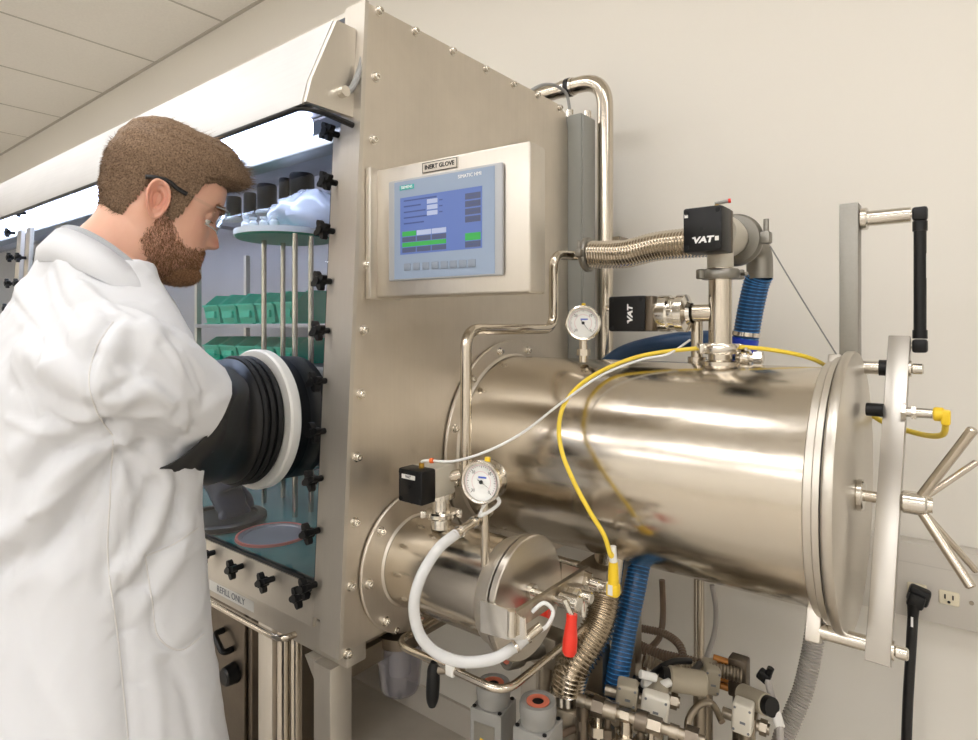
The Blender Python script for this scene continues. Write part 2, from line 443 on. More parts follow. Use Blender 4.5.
# lamps under the hood
for a, b in ((-1.155, -2.02), (-2.08, -2.93), (-3.0, -3.9)):
    k = obj('lamp_housing', MB().span((b - .02, .785, 1.872), (a + .02, .845, 1.895), .004), 'steel_inside', GB)
    obj('light_tube', MB().span((b, .79, 1.822), (a, .84, 1.8715), .012), 'lamp_cool', k)
# hood
hp = [(.572, 1.75), (.583, 1.79), (.632, 1.904), (.674, 1.904), (.674, 1.898), (.636, 1.898), (.589, 1.79), (.578, 1.75)]
obj('hood', MB().prism(hp, (0, 0, 0), (0, 1, 0), (0, 0, 1), XL, -.822), 'steel_hood', GB)
obj('hood_end', MB().prism([(.574, 1.752), (.584, 1.79), (.633, 1.902), (.672, 1.902), (.668, 1.752)], (0, 0, 0), (0, 1, 0), (0, 0, 1), -.8219, -.812), 'steel_frame', GB)
gk = MB().tube(bent([(-3.9, .577, 1.748), (-.83, .577, 1.748), (-.812, .60, 1.744), (-.812, .668, 1.738)], .02), .005, 8); obj('hood_gasket', gk, 'black_rubber', GB)
hc = [W(343, 92, x=-.806), W(352, 88, x=-.802), W(361, 66, x=-.80), W(365, 40, x=-.80), W(366, 22, x=-.815), W(360, 14, x=-.86), W(352, 16, x=-.95)]
cl = solo('hood_cable', MB().tube(spline(hc, 8), .0055, 8), 'wire_grey', 'short grey cable looping from the hood end up over the glovebox corner', 'cable')
k = obj('cable_gland', MB().cyl(hc[0] + V((-.006, 0, 0)), hc[0] + V((.008, 0, 0)), .009, seg=10), 'steel_bright', cl)
# window frame built as sloping boxes: origin on the window plane
def slab(x0, x1, z0, z1, d0, d1, bev=0):          # along X, up the slope, d = out towards the room
    R = Matrix((V((1, 0, 0)), SN, SU)).transposed()   # columns
    zc = (z0 + z1) / 2; c = V(((x0 + x1) / 2, yw(zc), zc)) + SN * ((d0 + d1) / 2)
    return MB().box(c, (x1 - x0, abs(d1 - d0), (z1 - z0) * 1.0013), R, bev)
def into(mb, o): mb.v, n = mb.v + o.v, len(mb.v); mb.f += [tuple(i + n for i in f) for f in o.f]; return mb
fr = slab(-.889, -.852, .90, 1.745, -.006, .006)
into(fr, slab(-2.70, -.8895, .882, .952, -.006, .006))
into(fr, slab(-2.70, -2.655, .9525, 1.745, -.006, .006)); into(fr, slab(-2.60, -2.555, .9525, 1.745, -.006, .006))
obj('window_frame', fr, 'steel_matte', GB)
obj('corner_channel', into(slab(-.8515, -.848, .90, 1.745, -.012, .018), slab(-.848, -.815, .893, 1.80, -.02, -.004)), 'steel_matte', GB)
gl = slab(-2.5545, -.8895, .953, 1.76, -.004, .001); obj('window_pane', gl, 'window_glass', GB)
obj('window_pane', slab(XL, -2.7005, .953, 1.76, -.004, .001), 'window_glass', GB)
obj('window_gasket', into(slab(-2.5545, -.89, .9525, .958, -.0065, .004), slab(-.893, -.8895, .953, 1.745, -.0065, .004)), 'black_rubber', GB)
obj('front_beam', MB().span((XL, .648, .835), (XP - .012, .69, .893), .003), 'steel_matte', GB)
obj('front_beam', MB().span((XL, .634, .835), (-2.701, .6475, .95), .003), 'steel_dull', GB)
# label on the beam under the window
lp = W(236, 598, y=.6478); lb = obj('label_strip', MB().box(lp + V((-.02, 0, 0)), (.17, .001, .021)), 'label_white', GB, None, 'white label strip')
obj('lettering', text_mb('REFILL ONLY', lp + V((-.02, -.0007, 0)), (1, 0, 0), (0, 0, 1), .0185), 'print_grey', lb)
# star knobs
def knob_mb():
    k = MB(); k.cyl((0, 0, 0), (0, -.02, 0), .0055, seg=10); k.cyl((0, -.014, 0), (0, -.02, 0), .009, seg=12)
    poly = []
    for i in range(48):
        a = 2 * PI * i / 48; r = .0135 + .005 * math.cos(4 * a); poly.append((r * math.cos(a + .4), r * math.sin(a + .4)))
    k.prism(poly, (0, -.019, 0), (1, 0, 0), (0, 0, 1), 0, .010); k.cyl((0, -.029, 0), (0, -.032, 0), .0075, seg=12); return k
KN = mesh_of('clamp_knob', knob_mb(), 'black_plastic')
for p in [(327, 131), (325, 180), (322, 229), (319, 280), (317, 330), (314, 381), (313, 432), (310, 480), (307, 533), (304, 588),
          (203, 555), (231, 569), (262, 582), (297, 597), (7, 232), (18, 212), (9, 257), (17.5, 257), (7, 283), (16, 283), (5, 308), (14, 308)]:
    place('clamp_knob', KN, GB, WS(p[0], p[1], .03) - SN * .024)
# legs and stand
for (xx, yy) in ((-.849, .653), (-.849, 1.26), (-2.6, .653), (-2.6, 1.26), (-4.37, .653), (-4.37, 1.26)):
    obj('leg', MB().span((xx - .023, yy - .0225, 0), (xx + .023, yy + .0225, ZB - .038 if yy < 1 else ZB), .002), 'steel_matte', GB)
obj('gusset', MB().prism([(-.9, .835), (-.872, .835), (-.872, .80)], (0, .632, 0), (1, 0, 0), (0, 0, 1), -.04, -.001), 'steel_matte', GB)
obj('side_rail', MB().span((-.866, .676, .80), (-.83, 1.236, .835)), 'steel_dull', GB)
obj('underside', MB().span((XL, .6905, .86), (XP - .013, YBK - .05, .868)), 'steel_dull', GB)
# rod rail below the window
rp = [W(150, 577, y=.62), W(280, 640, y=.62), W(288, 642, y=.64), V((W(288, 642, y=.64).x, .70, W(288, 642, y=.64).z))]
rp[0].z = rp[1].z; rp[2].z = rp[1].z; rp[3].z = rp[1].z; rp[2].x = rp[1].x + .012; rp[3].x = rp[2].x
rp[0].x = -2.4
obj('hand_rail', MB().tube(bent([V((-2.4, .70, rp[1].z)), rp[0], rp[1], rp[3]], .02), .006, 12), 'steel_tube', GB)
obj('rail_bracket', MB().span((-1.14, .69, rp[1].z - .01), (-.94, .71, .8595)), 'steel_dull', GB)
# uprights under the box, seen left of the front leg
a = W(262, 680, y=.80).x; b = W(276, 680, y=.80).x
g = thing('pump_column', 'pale steel square column standing under the glovebox beside the leg', 'column', ((a + b) / 2, .8, 0))
obj('column', MB().span((a, .79, 0), (b, .83, .858), .002), 'steel_frame', g)
for i, (p, q) in enumerate(((280, 290), (293, 300))):
    u = W((p + q) / 2, 680, y=.81); r = (W(q, 680, y=.81) - W(p, 680, y=.81)).length / 2 * .86
    solo('vertical_pipe', MB().cyl((u.x, .81, 0), (u.x, .81, .858), r, seg=20), 'steel_tube', 'vertical steel pipe %s under the glovebox' % ('beside the pale square column' if i == 0 else 'nearest the front leg'), 'pipe', 'pipes under the glovebox')
# dark cabinet deep under the box
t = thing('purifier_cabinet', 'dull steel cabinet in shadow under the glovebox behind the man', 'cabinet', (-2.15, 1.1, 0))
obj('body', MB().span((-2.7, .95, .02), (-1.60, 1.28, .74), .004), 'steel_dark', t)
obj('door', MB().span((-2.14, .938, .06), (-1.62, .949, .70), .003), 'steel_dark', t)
hd = W(229, 640, y=.935); obj('handle', MB().tube(bent([hd + V((-.03, 0, .02)), hd + V((-.03, -.03, .02)), hd + V((.02, -.03, -.02)), hd + V((.02, 0, -.02))], .015), .009, 10), 'black_plastic', t)
hk = W(223, 678, y=.90); obj('valve_knob', MB().cyl(hk + V((0, .04, 0)), hk, .03, .026, bev=.005), 'black_plastic', t)

# ---------------------------------------------------------------- glove ports and gloves
PZ = 1.235
PC = WS(249, 419, .04) - SN * .028; PL = V((-1.56, yw(PC.z), PC.z)) + SN * .012
for c in (PC, PL):
    rg = MB().lathe(c - SN * .02, SN, [(.106, .022), (.128, .022), (.131, .025), (.131, .040), (.128, .044), (.106, .044), (.106, .022)], 64)
    obj('port_ring', rg, 'white_plastic', GB)
    obj('port_collar', MB().lathe(c - SN * .02, SN, [(.104, -.05), (.119, -.05), (.119, .0215), (.104, .0215), (.104, -.05)], 64), 'black_matte', GB)
# inside fittings
oc = W(273, 534, z=.94); wl0 = MB().lathe((oc.x, oc.y, .9372), (0, 0, 1), [(0, .001), (.062, .001), (.064, .004), (.072, .004), (.073, 0)], 48)
o1 = obj('floor_port', wl0, 'steel_inside', GB); obj('port_seal', MB().lathe((oc.x, oc.y, .9372), (0, 0, 1), [(.073, 0), (.0735, .005), (.078, .005), (.079, 0)], 48), 'pink_seal', o1)
bc = W(222, 521, z=.94)
solo('base_ring', MB().lathe((bc.x, bc.y, .9375), (0, 0, 1), [(0, .001), (.095, .001), (.1, .004), (.1, .014), (.094, .018), (.08, .018), (.078, .012), (0, .012)], 48), 'black_rubber', 'flat black round base ring lying on the teal glovebox floor', 'base ring')
# carousel with rods
cc = W(285, 237, y=.93); cz = cc.z
t = thing('rod_carousel', 'round teal topped carousel on thin steel rods inside the glovebox', 'carousel', (cc.x, cc.y, .9375))
obj('top_plate', MB().lathe((cc.x, cc.y, cz - .008), (0, 0, 1), [(0, 0), (.118, 0), (.122, .004), (.122, .012), (0, .012)], 56), 'teal_plate', t)
obj('plate_rim', MB().lathe((cc.x, cc.y, cz - .001), (0, 0, 1), [(.1225, -.002), (.1255, -.002), (.1255, .012), (.1225, .012)], 56), 'acrylic_white', t)
for px, dy in ((264, -.03), (283, .03), (295, -.05), (311, .0)):
    u = W(px, 300, y=cc.y + dy); obj('rod', MB().cyl((u.x, cc.y + dy, .9376), (u.x, cc.y + dy, cz - .008), .0068, seg=14), 'steel_tube', t)
random.seed(3)
for i, (dx, dy) in enumerate(((-.07, -.07), (-.035, -.085), (.0, -.09), (.03, -.08), (.06, -.07))):
    h = .05 if i == 0 else .034
    mb = MB().lathe((cc.x + dx, cc.y + dy, cz + .0042), (0, 0, 1), [(0, 0), (.011, 0), (.011, h * .6), (.006, h * .75), (.006, h * .85), (.009, h * .86), (.009, h), (0, h)], 16)
    solo('sample_vial', mb, 'acrylic_white', 'small white vial on the carousel rim, %s' % ('tallest and leftmost of the row' if i == 0 else ('second', 'third', 'fourth', 'fifth')[i - 1] + ' from the left of the row'), 'vial', 'vials on the carousel')
bg = MB().sphere((cc.x + .05, cc.y + .03, cz + .05), 1, 40, 24, (.12, .07, .062))
for i, p in enumerate(bg.v):
    n = noise.noise(p * 22) * .02 + abs(noise.noise(p * 48)) * .012; c0 = V((cc.x + .05, cc.y + .03, cz + .04)); bg.v[i] = p + (p - c0).normalized() * n
    bg.v[i].z = max(bg.v[i].z, cz + .005)
solo('plastic_bag', bg, 'bag_clear', 'crumpled translucent plastic bag on top of the carousel', 'bag')
# shelf rack with green bins
SX0, SX1 = W(198, 300, y=1.03).x, W(330, 300, y=1.03).x + .1
t = thing('bin_rack', 'steel shelf rack inside the glovebox carrying green bins', 'rack', ((SX0 + SX1) / 2, 1.1, .9375))
zs = [W(250, y_, y=1.03).z for y_ in (324, 362, 410)]
for z in zs: obj('shelf', MB().span((SX0, 1.02, z - .012), (SX1, 1.22, z), .001), 'steel_inside', t)
for xx in (SX0 - .008, SX1 - .008):
    for yy in (1.03, 1.21): obj('post', MB().span((xx, yy - .008, .9375), (xx + .016, yy + .008, 1.66)), 'steel_frame', t)
def bin_mb(w, d, h):
    b = MB(); th = .003; s = .006       # open-fronted stacking bin with a dropped front lip
    def wall(p): 
        b.add(p[0] + p[1], [(0, 1, 2, 3), (7, 6, 5, 4)] + [(i, i + 4, (i + 1) % 4 + 4, (i + 1) % 4) for i in range(4)])
    b.span((-w / 2 + s, 0, 0), (w / 2 - s, d, th))
    for sx in (-1, 1):
        xa = sx * (w / 2 - s); xb = sx * w / 2; i_ = -sx * th
        P = [V((xa, .012, 0)), V((xa, d, 0)), V((xb, d, h)), V((xb, d * .3, h)), V((xb, .0, h * .62))]
        Q = [p + V((i_, 0, 0)) for p in P]
        b.add(P + Q, [(0, 1, 2, 3, 4), (9, 8, 7, 6, 5)] + [(i, (i + 1) % 5, (i + 1) % 5 + 5, i + 5) for i in range(5)])
        b.span((sx * w / 2, d * .3, h - .008), (sx * (w / 2 + .003), d, h))
    wall(([V((-w / 2 + s, .012, 0)), V((w / 2 - s, .012, 0)), V((w / 2, 0, h * .62)), V((-w / 2, 0, h * .62))], [V((-w / 2 + s, .015, 0)), V((w / 2 - s, .015, 0)), V((w / 2, .003, h * .62)), V((-w / 2, .003, h * .62))]))
    b.span((-w / 2, d - .003, 0), (w / 2, d, h)); b.span((-w / 2, -.004, h * .58), (w / 2, .0, h * .64)); b.span((-w * .3, -.003, h * .2), (w * .3, .006, h * .42)); return b
bw = .098
binm = mesh_of('parts_bin', bin_mb(bw, .15, .098), 'green_bin')
binm2 = mesh_of('parts_bin', bin_mb(bw, .15, .075), 'green_bin')
left = W(203, 300, y=1.03).x + bw / 2 + .002
names = ('leftmost', 'second from the left', 'third from the left', 'fourth from the left', 'rightmost')
for r, z in enumerate(zs):
    for k in range(5):
        o = place('parts_bin', binm if r == 0 else binm2, None, V((left + k * (bw + .008), 1.03, z + .0005)))
        o['label'] = 'green plastic bin on the %s shelf of the rack, %s' % (('top', 'middle', 'bottom')[r], names[k]); o['category'] = 'bin'; o['group'] = 'green bins in the glovebox'
# canisters on a high glass shelf
cs = thing('glass_shelf', 'narrow glass shelf high inside the glovebox under the lamps', 'shelf', (-1.6, 1.15, 1.66))
jz = W(270, 214, y=1.08).z
obj('shelf_board', MB().span((-2.05, 1.02, jz - .008), (-1.25, 1.27, jz)), 'window_glass', cs)
for xx in (-2.0, -1.3): obj('bracket', MB().span((xx, 1.03, jz - .02), (xx + .012, 1.283, jz - .0085)), 'steel_inside', cs)
for i, (px, r, h) in enumerate(((234, .024, .062), (250, .02, .062), (267, .03, .075), (285, .018, .08), (302, .036, .08))):
    u = W(px, 205, y=1.08)
    j = thing('canister', 'dark lidded canister on the high glass shelf, %s' % names[i] , 'canister', (u.x, 1.08, jz), 'canisters on the glass shelf')
    obj('base', MB().lathe((u.x, 1.08, jz + .0003), (0, 0, 1), [(0, 0), (r * 1.15, 0), (r * 1.15, .008), (r, .012), (0, .012)], 28), 'acrylic_white', j)
    obj('lid', MB().lathe((u.x, 1.08, jz + .0125), (0, 0, 1), [(0, 0), (r, 0), (r, h), (r * .9, h + .006), (0, h + .006)], 28), 'black_plastic', j)
# yellow warning tag hanging in the far bay
wt = W(57, 238, y=.9); t = thing('warning_tag', 'small yellow triangular warning tag on a grey rod inside the far glovebox bay', 'tag', wt)
obj('tag_plate', MB().prism([(-.03, -.05), (.03, -.05), (.0, .06)], wt, (1, 0, 0), (0, 0, 1), -.001, .001), 'yellow_plastic', t)
obj('pictogram', MB().cyl(wt + V((0, -.0015, -.012)), wt + V((0, -.002, -.012)), .008, seg=10), 'print_black', t)
obj('rod', MB().cyl(wt + V((0, 0, -.05)), (wt.x, wt.y, .9375), .006, seg=8), 'grey_plastic', t)
# ================================================================== touch panel on its box
A = W(376, 298, x=XP + .010); ZB_, ZT_ = A.z, W(376, 170, x=XP + .010).z
dB = ray(530, 140); tB = (ZT_ - 1.4) / dB.z; Bp = CAM + dB * tB; B = V((Bp.x, Bp.y, ZB_))
hu = (B - A); HWD = hu.length; hu.normalize(); hv = V((0, 0, 1)); hn = hu.cross(hv)     # hn faces the operator
HH = ZT_ - ZB_
def HF(px, py):
    p = Wp(px, py, A, hn) - A; return (p.dot(hu), p.dot(hv))
t = thing('touch_panel', 'blue screened control panel in a steel box on the glovebox side', 'control panel', A)
inn = -hn
o2 = MB()
dpt = .047
bx = MB().box(A + hu * HWD / 2 + hv * HH / 2 + inn * dpt / 2, (HWD, dpt, HH), Matrix((hu, inn, hv)).transposed(), .004, 3)
obj('housing', bx, 'steel_frame', t)
fl = MB().box(A + hu * (-.004) + hv * HH / 2 + inn * dpt / 2, (.012, dpt + .03, HH + .004), Matrix((hu, inn, hv)).transposed(), .001)
obj('mounting_flange', fl, 'steel_frame', t)
def plate(px0, py0, px1, py1, d0, d1, mat, parent, name, bev=0, label=None):
    """plate on the panel face between two pixel corners read as (u, v)"""
    u0, v0 = HF(px0, py0); u1, v1 = HF(px1, py1)
    c = A + hu * (u0 + u1) / 2 + hv * (v0 + v1) / 2 + hn * (d0 + d1) / 2
    return obj(name, MB().box(c, (abs(u1 - u0), abs(d1 - d0), abs(v1 - v0)), Matrix((hu, inn, hv)).transposed(), bev), mat, parent, None, label)
bz = plate(391.5, 182.5, 505, 275.5, .001, .008, 'bezel_grey', t, 'bezel', .003)
plate(398, 184, 498, 274, .008, .0088, 'panel_blue_grey', bz, 'front_film')
scr = plate(404, 199.3, 485.5, 248.5, .0088, .0092, 'screen_blue', bz, 'screen', 0, 'lit blue screen')
u0, v0 = HF(404, 199.3); u1, v1 = HF(485.5, 248.5)
def sb(a, b, c, d, mat, name, par=bz, dd=.0092):      # fractions of the screen, v down
    U0, U1 = u0 + (u1 - u0) * a, u0 + (u1 - u0) * c; V0, V1 = v0 + (v1 - v0) * b, v0 + (v1 - v0) * d
    c_ = A + hu * (U0 + U1) / 2 + hv * (V0 + V1) / 2 + hn * (dd + .0002)
    return (c_, (U1 - U0, .0004, V0 - V1))
R3 = Matrix((hu, inn, hv)).transposed()
def multi(rects, mat, name):
    m = MB()
    for r in rects: c_, s_ = sb(*r, mat, name); m.box(c_, s_, R3)
    return obj(name, m, mat, bz)
def button(r, mat, name='screen_button'):
    c_, s_ = sb(*r, mat, name); return obj(name, MB().box(c_, s_, R3), mat, bz)
multi([(.05, .05 + .1 * i, .05 + w, .075 + .1 * i) for i, w in enumerate((.42, .22, .28, .30, .26))] + [(.5, .12 + .1 * i, .54, .14 + .1 * i) for i in range(3)], 'screen_ink', 'screen_line')
multi([(.35, .09 + .1 * i, .48, .165 + .1 * i) for i in range(3)], 'screen_white', 'value_field')
for i in range(4): button((.81, .09 + .125 * i, .985, .19 + .125 * i), 'screen_grey')
button((.81, .74, .985, .86), 'screen_green'); button((.81, .875, .985, .975), 'screen_grey')
button((.03, .60, .21, .685), 'screen_green'); multi([(.22, .60, .40, .685), (.41, .60, .585, .685)], 'screen_white', 'value_field')
for k in range(3): button((.03 + .19 * k, .70, .205 + .19 * k, .785), 'screen_grey'); button((.03 + .19 * k, .885, .205 + .19 * k, .97), 'screen_grey')
button((.03, .795, .585, .87), 'screen_green')
multi([(.06 + .19 * k, .735, .17 + .19 * k, .75) for k in range(3)] + [(.06 + .19 * k, .92, .17 + .19 * k, .935) for k in range(3)] + [(.85, .13 + .125 * i, .95, .145 + .125 * i) for i in range(4)] + [(.85, .92, .95, .935)], 'screen_ink', 'button_caption')
for k in range(8):
    x = 409 + 9.2 * k; p = HF(x + 2, 267.5 - .55 * k); c_ = A + hu * p[0] + hv * p[1] + hn * .0092
    obj('function_key', MB().box(c_, (.0135, .0012, .0115), R3, .001), 'key_grey', bz)
p = HF(410.5, 188.3); c_ = A + hu * p[0] + hv * p[1] + hn * .0089
lg = obj('logo_plate', MB().box(c_, (.030, .0008, .0075), R3), 'teal_sign', bz)
obj('lettering', text_mb('SIEMENS', c_ + hn * .0005, hu, hv, .0066), 'print_white', lg)
p = HF(473, 176.3); c_ = A + hu * p[0] + hv * p[1] + hn * .009
obj('lettering', text_mb('SIMATIC HMI', c_, hu, hv, .0075), 'print_white', bz)
p = HF(440, 165.5); c_ = A + hu * p[0] + hv * p[1] + hn * .001
npl = obj('name_plate', MB().box(c_, (.07, .0016, .0165), R3, .0006), 'plate_satin', t)
fr = MB()
for dx, dz, w, h in ((0, .0075, .068, .0009), (0, -.0075, .068, .0009), (-.0335, 0, .0009, .0155), (.0335, 0, .0009, .0155)):
    fr.box(c_ + hu * dx + hv * dz + hn * .0009, (w, .0004, h), R3)
obj('plate_border', fr, 'print_black', npl)
obj('lettering', text_mb('INERT GLOVE', c_ + hn * .001, hu, hv, .0095, bold=.00025), 'print_black', npl)
for py in (205, 268):
    q = W(381, py, x=XP + .004); obj('bolt', MB().cyl(q + V((-.004, 0, 0)), q + V((.006, 0, 0)), .005, seg=10), 'steel_dull', t)

# ================================================================== large antechamber
AY, AZ, AR = 1.09, 1.15, .186; AX = V((1, 0, 0)); XE = -.153
def ap(x, ang, r): return V((x, AY + r * math.cos(ang), AZ + r * math.sin(ang)))
LA = thing('antechamber', 'large polished steel antechamber cylinder bolted to the glovebox side', 'antechamber', (-.48, AY, AZ - AR))
o = V((0, AY, AZ))
obj('barrel', MB().lathe(o, AX, [(AR, XP + .001), (AR, XE - .015)], 96), 'steel_barrel', LA)
obj('barrel_flange', MB().lathe(o, AX, [(AR - .002, XP + .0015), (.218, XP + .0015), (.221, XP + .003), (.221, XP + .007), (.2195, XP + .009), (AR + .006, XP + .009), (AR + .001, XP + .013)], 96), 'steel_panel', LA)
for k in range(12):
    bolt(ap(XP + .009, math.radians(15 + 30 * k), .2045), LA)
obj('end_flange', MB().lathe(o, AX, [(AR, XE - .022), (AR + .008, XE - .0215), (AR + .0095, XE - .020), (AR + .0095, XE - .010), (AR + .015, XE - .0095), (AR + .017, XE - .008), (AR + .017, XE), (AR - .02, XE)], 96), 'steel_frame', LA)
obj('door_gasket', MB().lathe(o, AX, [(AR + .010, XE + .0002), (AR + .010, XE + .0028)], 80), 'black_rubber', LA)
XD = -.135
obj('door', MB().lathe(o, AX, [(0, XE + .003), (.209, XE + .003), (.2115, XE + .0045), (.2125, XE + .006), (.2125, XD - .004), (.211, XD - .001), (.208, XD), (0, XD)], 96), 'steel_door', LA)
# clamp bar across the door, on two pins
b0 = W(878, 664, x=-.098); b1 = W(900, 339, x=-.088); bd = (b1 - b0).normalized()
bn = AX - bd * AX.dot(bd); bn.normalize(); bs = bd.cross(bn)
Rb = Matrix((bn, bs, bd)).transposed()
obj('clamp_bar', MB().box((b0 + b1) / 2, (.030, .028, (b1 - b0).length), Rb, .0012), 'steel_bar', LA)
p0 = W(878, 652, x=-.098); pin0 = V((XE - .05, p0.y, p0.z)); pA = W(834, 640, x=XE - .03)
lo = b0 + bd * .022; hi = b1 - bd * .052
for q, ex in ((lo, .03), (hi, .03)):
    pm = MB().cyl((XE - .035, q.y, q.z), (q.x - .013, q.y, q.z), .011, seg=20); pm.cyl((q.x + .011, q.y, q.z), (q.x + .018, q.y, q.z), .013, seg=20)
    pm.cyl((q.x + .018, q.y, q.z), (q.x + .034, q.y, q.z), .0085, seg=16, bev=.002); obj('hinge_pin', pm, 'steel_bright', LA)
    lug = V((0, AY - q.y, AZ - q.z)).normalized()
    obj('hinge_lug', MB().box(V((XE - .026, q.y, q.z)) + lug * .012, (.020, .022, .06), Matrix((V((1, 0, 0)), lug.cross(V((1, 0, 0))), lug)).transposed(), .002), 'steel_frame', LA)
obj('pin_collar', MB().cyl((hi.x - .026, hi.y, hi.z), (hi.x - .013, hi.y, hi.z), .013, seg=20), 'black_plastic', LA)
# spindle and star handle
q = ap(0, 0, 0); hub = V((-.058, AY, AZ - .008)); zc = AZ - .008
obj('spindle_boss', MB().cyl((XD, AY, zc), (XD + .010, AY, zc), .024, seg=28, bev=.002), 'steel_bright', LA)
obj('spindle', MB().cyl((XD + .010, AY, zc), (-.07, AY, zc), .0085, seg=20), 'steel_tube', LA)
hw = obj('star_handle', MB().cyl((-.078, AY, zc), (-.046, AY, zc), .0165, seg=28, bev=.003).cyl((-.046, AY, zc), (-.040, AY, zc), .011, seg=20), 'steel_bright', LA)
for (px, py, xx, r) in ((966, 428, .006, .0068), (966, 462, .010, .0048), (962, 586, .004, .0068), (963, 571, .010, .0048)):
    e = V((xx, AY + (.06 if r < .005 else -.03), 0)); d = ray(px, py); e.z = 1.4 + d.z * (AY + (.05 if r < .005 else -.03)) / d.y
    s0 = V((-.06, AY, zc)) + (e - V((-.06, AY, zc))).normalized() * .010
    obj('spoke', MB().cyl(s0, e, r, seg=18, bev=.002), 'steel_tube', hw)
# sensor on the bar
sp = W(893, 411, x=-.092); sp = V((-.092, sp.y, sp.z))
sm = MB().cyl(sp + V((-.012, 0, 0)), sp + V((-.036, 0, 0)), .0105, seg=18, bev=.001); sen = obj('sensor_tip', sm, 'black_plastic', LA)
sm = MB().cyl(sp + V((.011, 0, 0)), sp + V((.017, 0, 0)), .014, seg=6).cyl(sp + V((.017, 0, 0)), sp + V((.05, 0, 0)), .0075, seg=16).cyl(sp + V((.024, 0, 0)), sp + V((.030, 0, 0)), .011, seg=6)
obj('sensor_body', sm, 'steel_bright', LA)
t = thing('sensor_cable', 'yellow cable and plug on the sensor beside the star handle', 'cable', sp + V((.05, 0, 0)))
obj('plug', MB().cyl(sp + V((.0505, 0, 0)), sp + V((.064, 0, 0)), .0105, seg=14, bev=.002).box(sp + V((.066, 0, -.004)), (.012, .02, .022), None, .003), 'yellow_plastic', t)
yc = [sp + V((.066, 0, -.014)), sp + V((.060, .03, -.035)), sp + V((.03, .09, -.045)), sp + V((-.03, .16, -.038)), sp + V((-.09, .22, -.01)), sp + V((-.17, .24, .0))]
obj('cable', MB().tube(spline(yc, 10), .0045, 10), 'yellow_cable', t)
# lift post with cross rod and gas spring
py_ = 1.215; pz0 = AZ + math.sqrt((AR + .011) ** 2 - (py_ - AY) ** 2) - .012
xp0, xp1 = W(838.5, 300, y=py_).x, W(860, 300, y=py_).x
ptz = W(849, 205, y=py_).z
obj('lift_post', MB().span((xp0 + .004, py_ - .02, pz0), (xp1, py_ + .02, ptz), .002), 'aluminium_grey', LA)
rz = W(886, 217, y=py_).z; xs = W(920, 217, y=py_).x
obj('cross_rod', MB().cyl((xp1, py_, rz), (xp1 + .012, py_, rz), .019, seg=24, bev=.002).cyl((xp1 + .012, py_, rz), (xs - .012, py_, rz), .013, seg=20).cyl((xs - .012, py_, rz), (xs - .002, py_, rz), .0045, seg=12), 'steel_bright', LA)
z0 = W(920, 346, y=py_).z
gs = obj('gas_spring', MB().cyl((xs, py_, z0 + .022), (xs, py_, rz - .015), .0088, seg=20, bev=.001), 'black_plastic', LA)
for zz in (z0, rz):
    obj('end_fitting', MB().box((xs, py_, zz), (.021, .02, .022), None, .004).cyl((xs, py_, zz + (.012 if zz == z0 else -.012)), (xs, py_, zz + (.026 if zz == z0 else -.028)), .0105, seg=14), 'black_plastic', gs)
obj('rating_label', MB().box((xs + .0088, py_ - .001, rz - .085), (.0008, .007, .04)), 'label_white', gs)
obj('stay_stud', MB().cyl((b1.x + .011, py_, z0), (xs - .010, py_, z0), .005, seg=12).cyl((b1.x + .004, py_, z0), (b1.x + .014, py_, z0), .008, seg=12), 'steel_bright', LA)

# ================================================================== small antechamber
SY, SZ, SR = .787, .98, .078; so = V((0, SY, SZ)); XS = -.552
SA = thing('antechamber', 'small polished steel antechamber cylinder with round lid below the control panel', 'antechamber', (-.66, SY, SZ - SR))
obj('barrel', MB().lathe(so, AX, [(SR, XP + .001), (SR, XS - .02)], 72), 'steel_barrel', SA)
obj('barrel_flange', MB().lathe(so, AX, [(SR - .002, XP + .0015), (.122, XP + .0015), (.125, XP + .003), (.125, XP + .006), (.1235, XP + .008), (SR + .004, XP + .008), (SR + .0005, XP + .012)], 80), 'steel_panel', SA)
for k in range(8): 
    a = math.radians(4 + 45 * k); bolt(V((XP + .008, SY + .111 * math.cos(a), SZ + .111 * math.sin(a))), SA)
obj('end_flange', MB().lathe(so, AX, [(SR, XS - .03), (SR + .004, XS - .0295), (SR + .005, XS - .028), (SR + .005, XS - .008), (SR + .012, XS - .0075), (SR + .013, XS - .006), (SR + .013, XS), (SR - .01, XS)], 72), 'steel_frame', SA)
obj('lid', MB().lathe(so, AX, [(0, XS + .003), (.090, XS + .003), (.0935, XS + .005), (.0935, XS + .014), (.092, XS + .0155), (0, XS + .0155)], 72), 'steel_lid', SA)
XC = -.497
cb0 = V((XC, .703, .992)); cb1 = V((XC, .905, .992))
obj('clamp_bar', MB().span((XC - .004, .690, .978), (XC + .004, .90, 1.004), .001), 'steel_dull', SA)
for sgn, yy in ((-1, .690), (1, .884)):
    br = MB().prism([(XS - .004, .958), (XS - .004, 1.004), (XS + .02, 1.005), (XC - .006, 1.004), (XC + .018, 1.0), (XC + .02, .972), (XC - .01, .962)], (0, yy + (.003 if sgn < 0 else 0), 0), (1, 0, 0), (0, 0, 1), 0, .004)
    obj('clamp_bracket', br, 'steel_bright', SA)
obj('bracket_hinge', MB().cyl((XC, .685, .972), (XC, .685, 1.008), .006, seg=14), 'steel_bright', SA)
obj('clamp_screw', MB().cyl((XS + .0155, SY, .99), (XC + .025, SY, .99), .006, seg=14).cyl((XS + .016, SY, .99), (XS + .024, SY, .99), .012, seg=18), 'steel_bright', SA)
obj('red_bush', MB().cyl((XC - .03, SY + .004, .964), (XC - .004, SY + .004, .964), .0085, seg=14), 'red_rubber', SA)
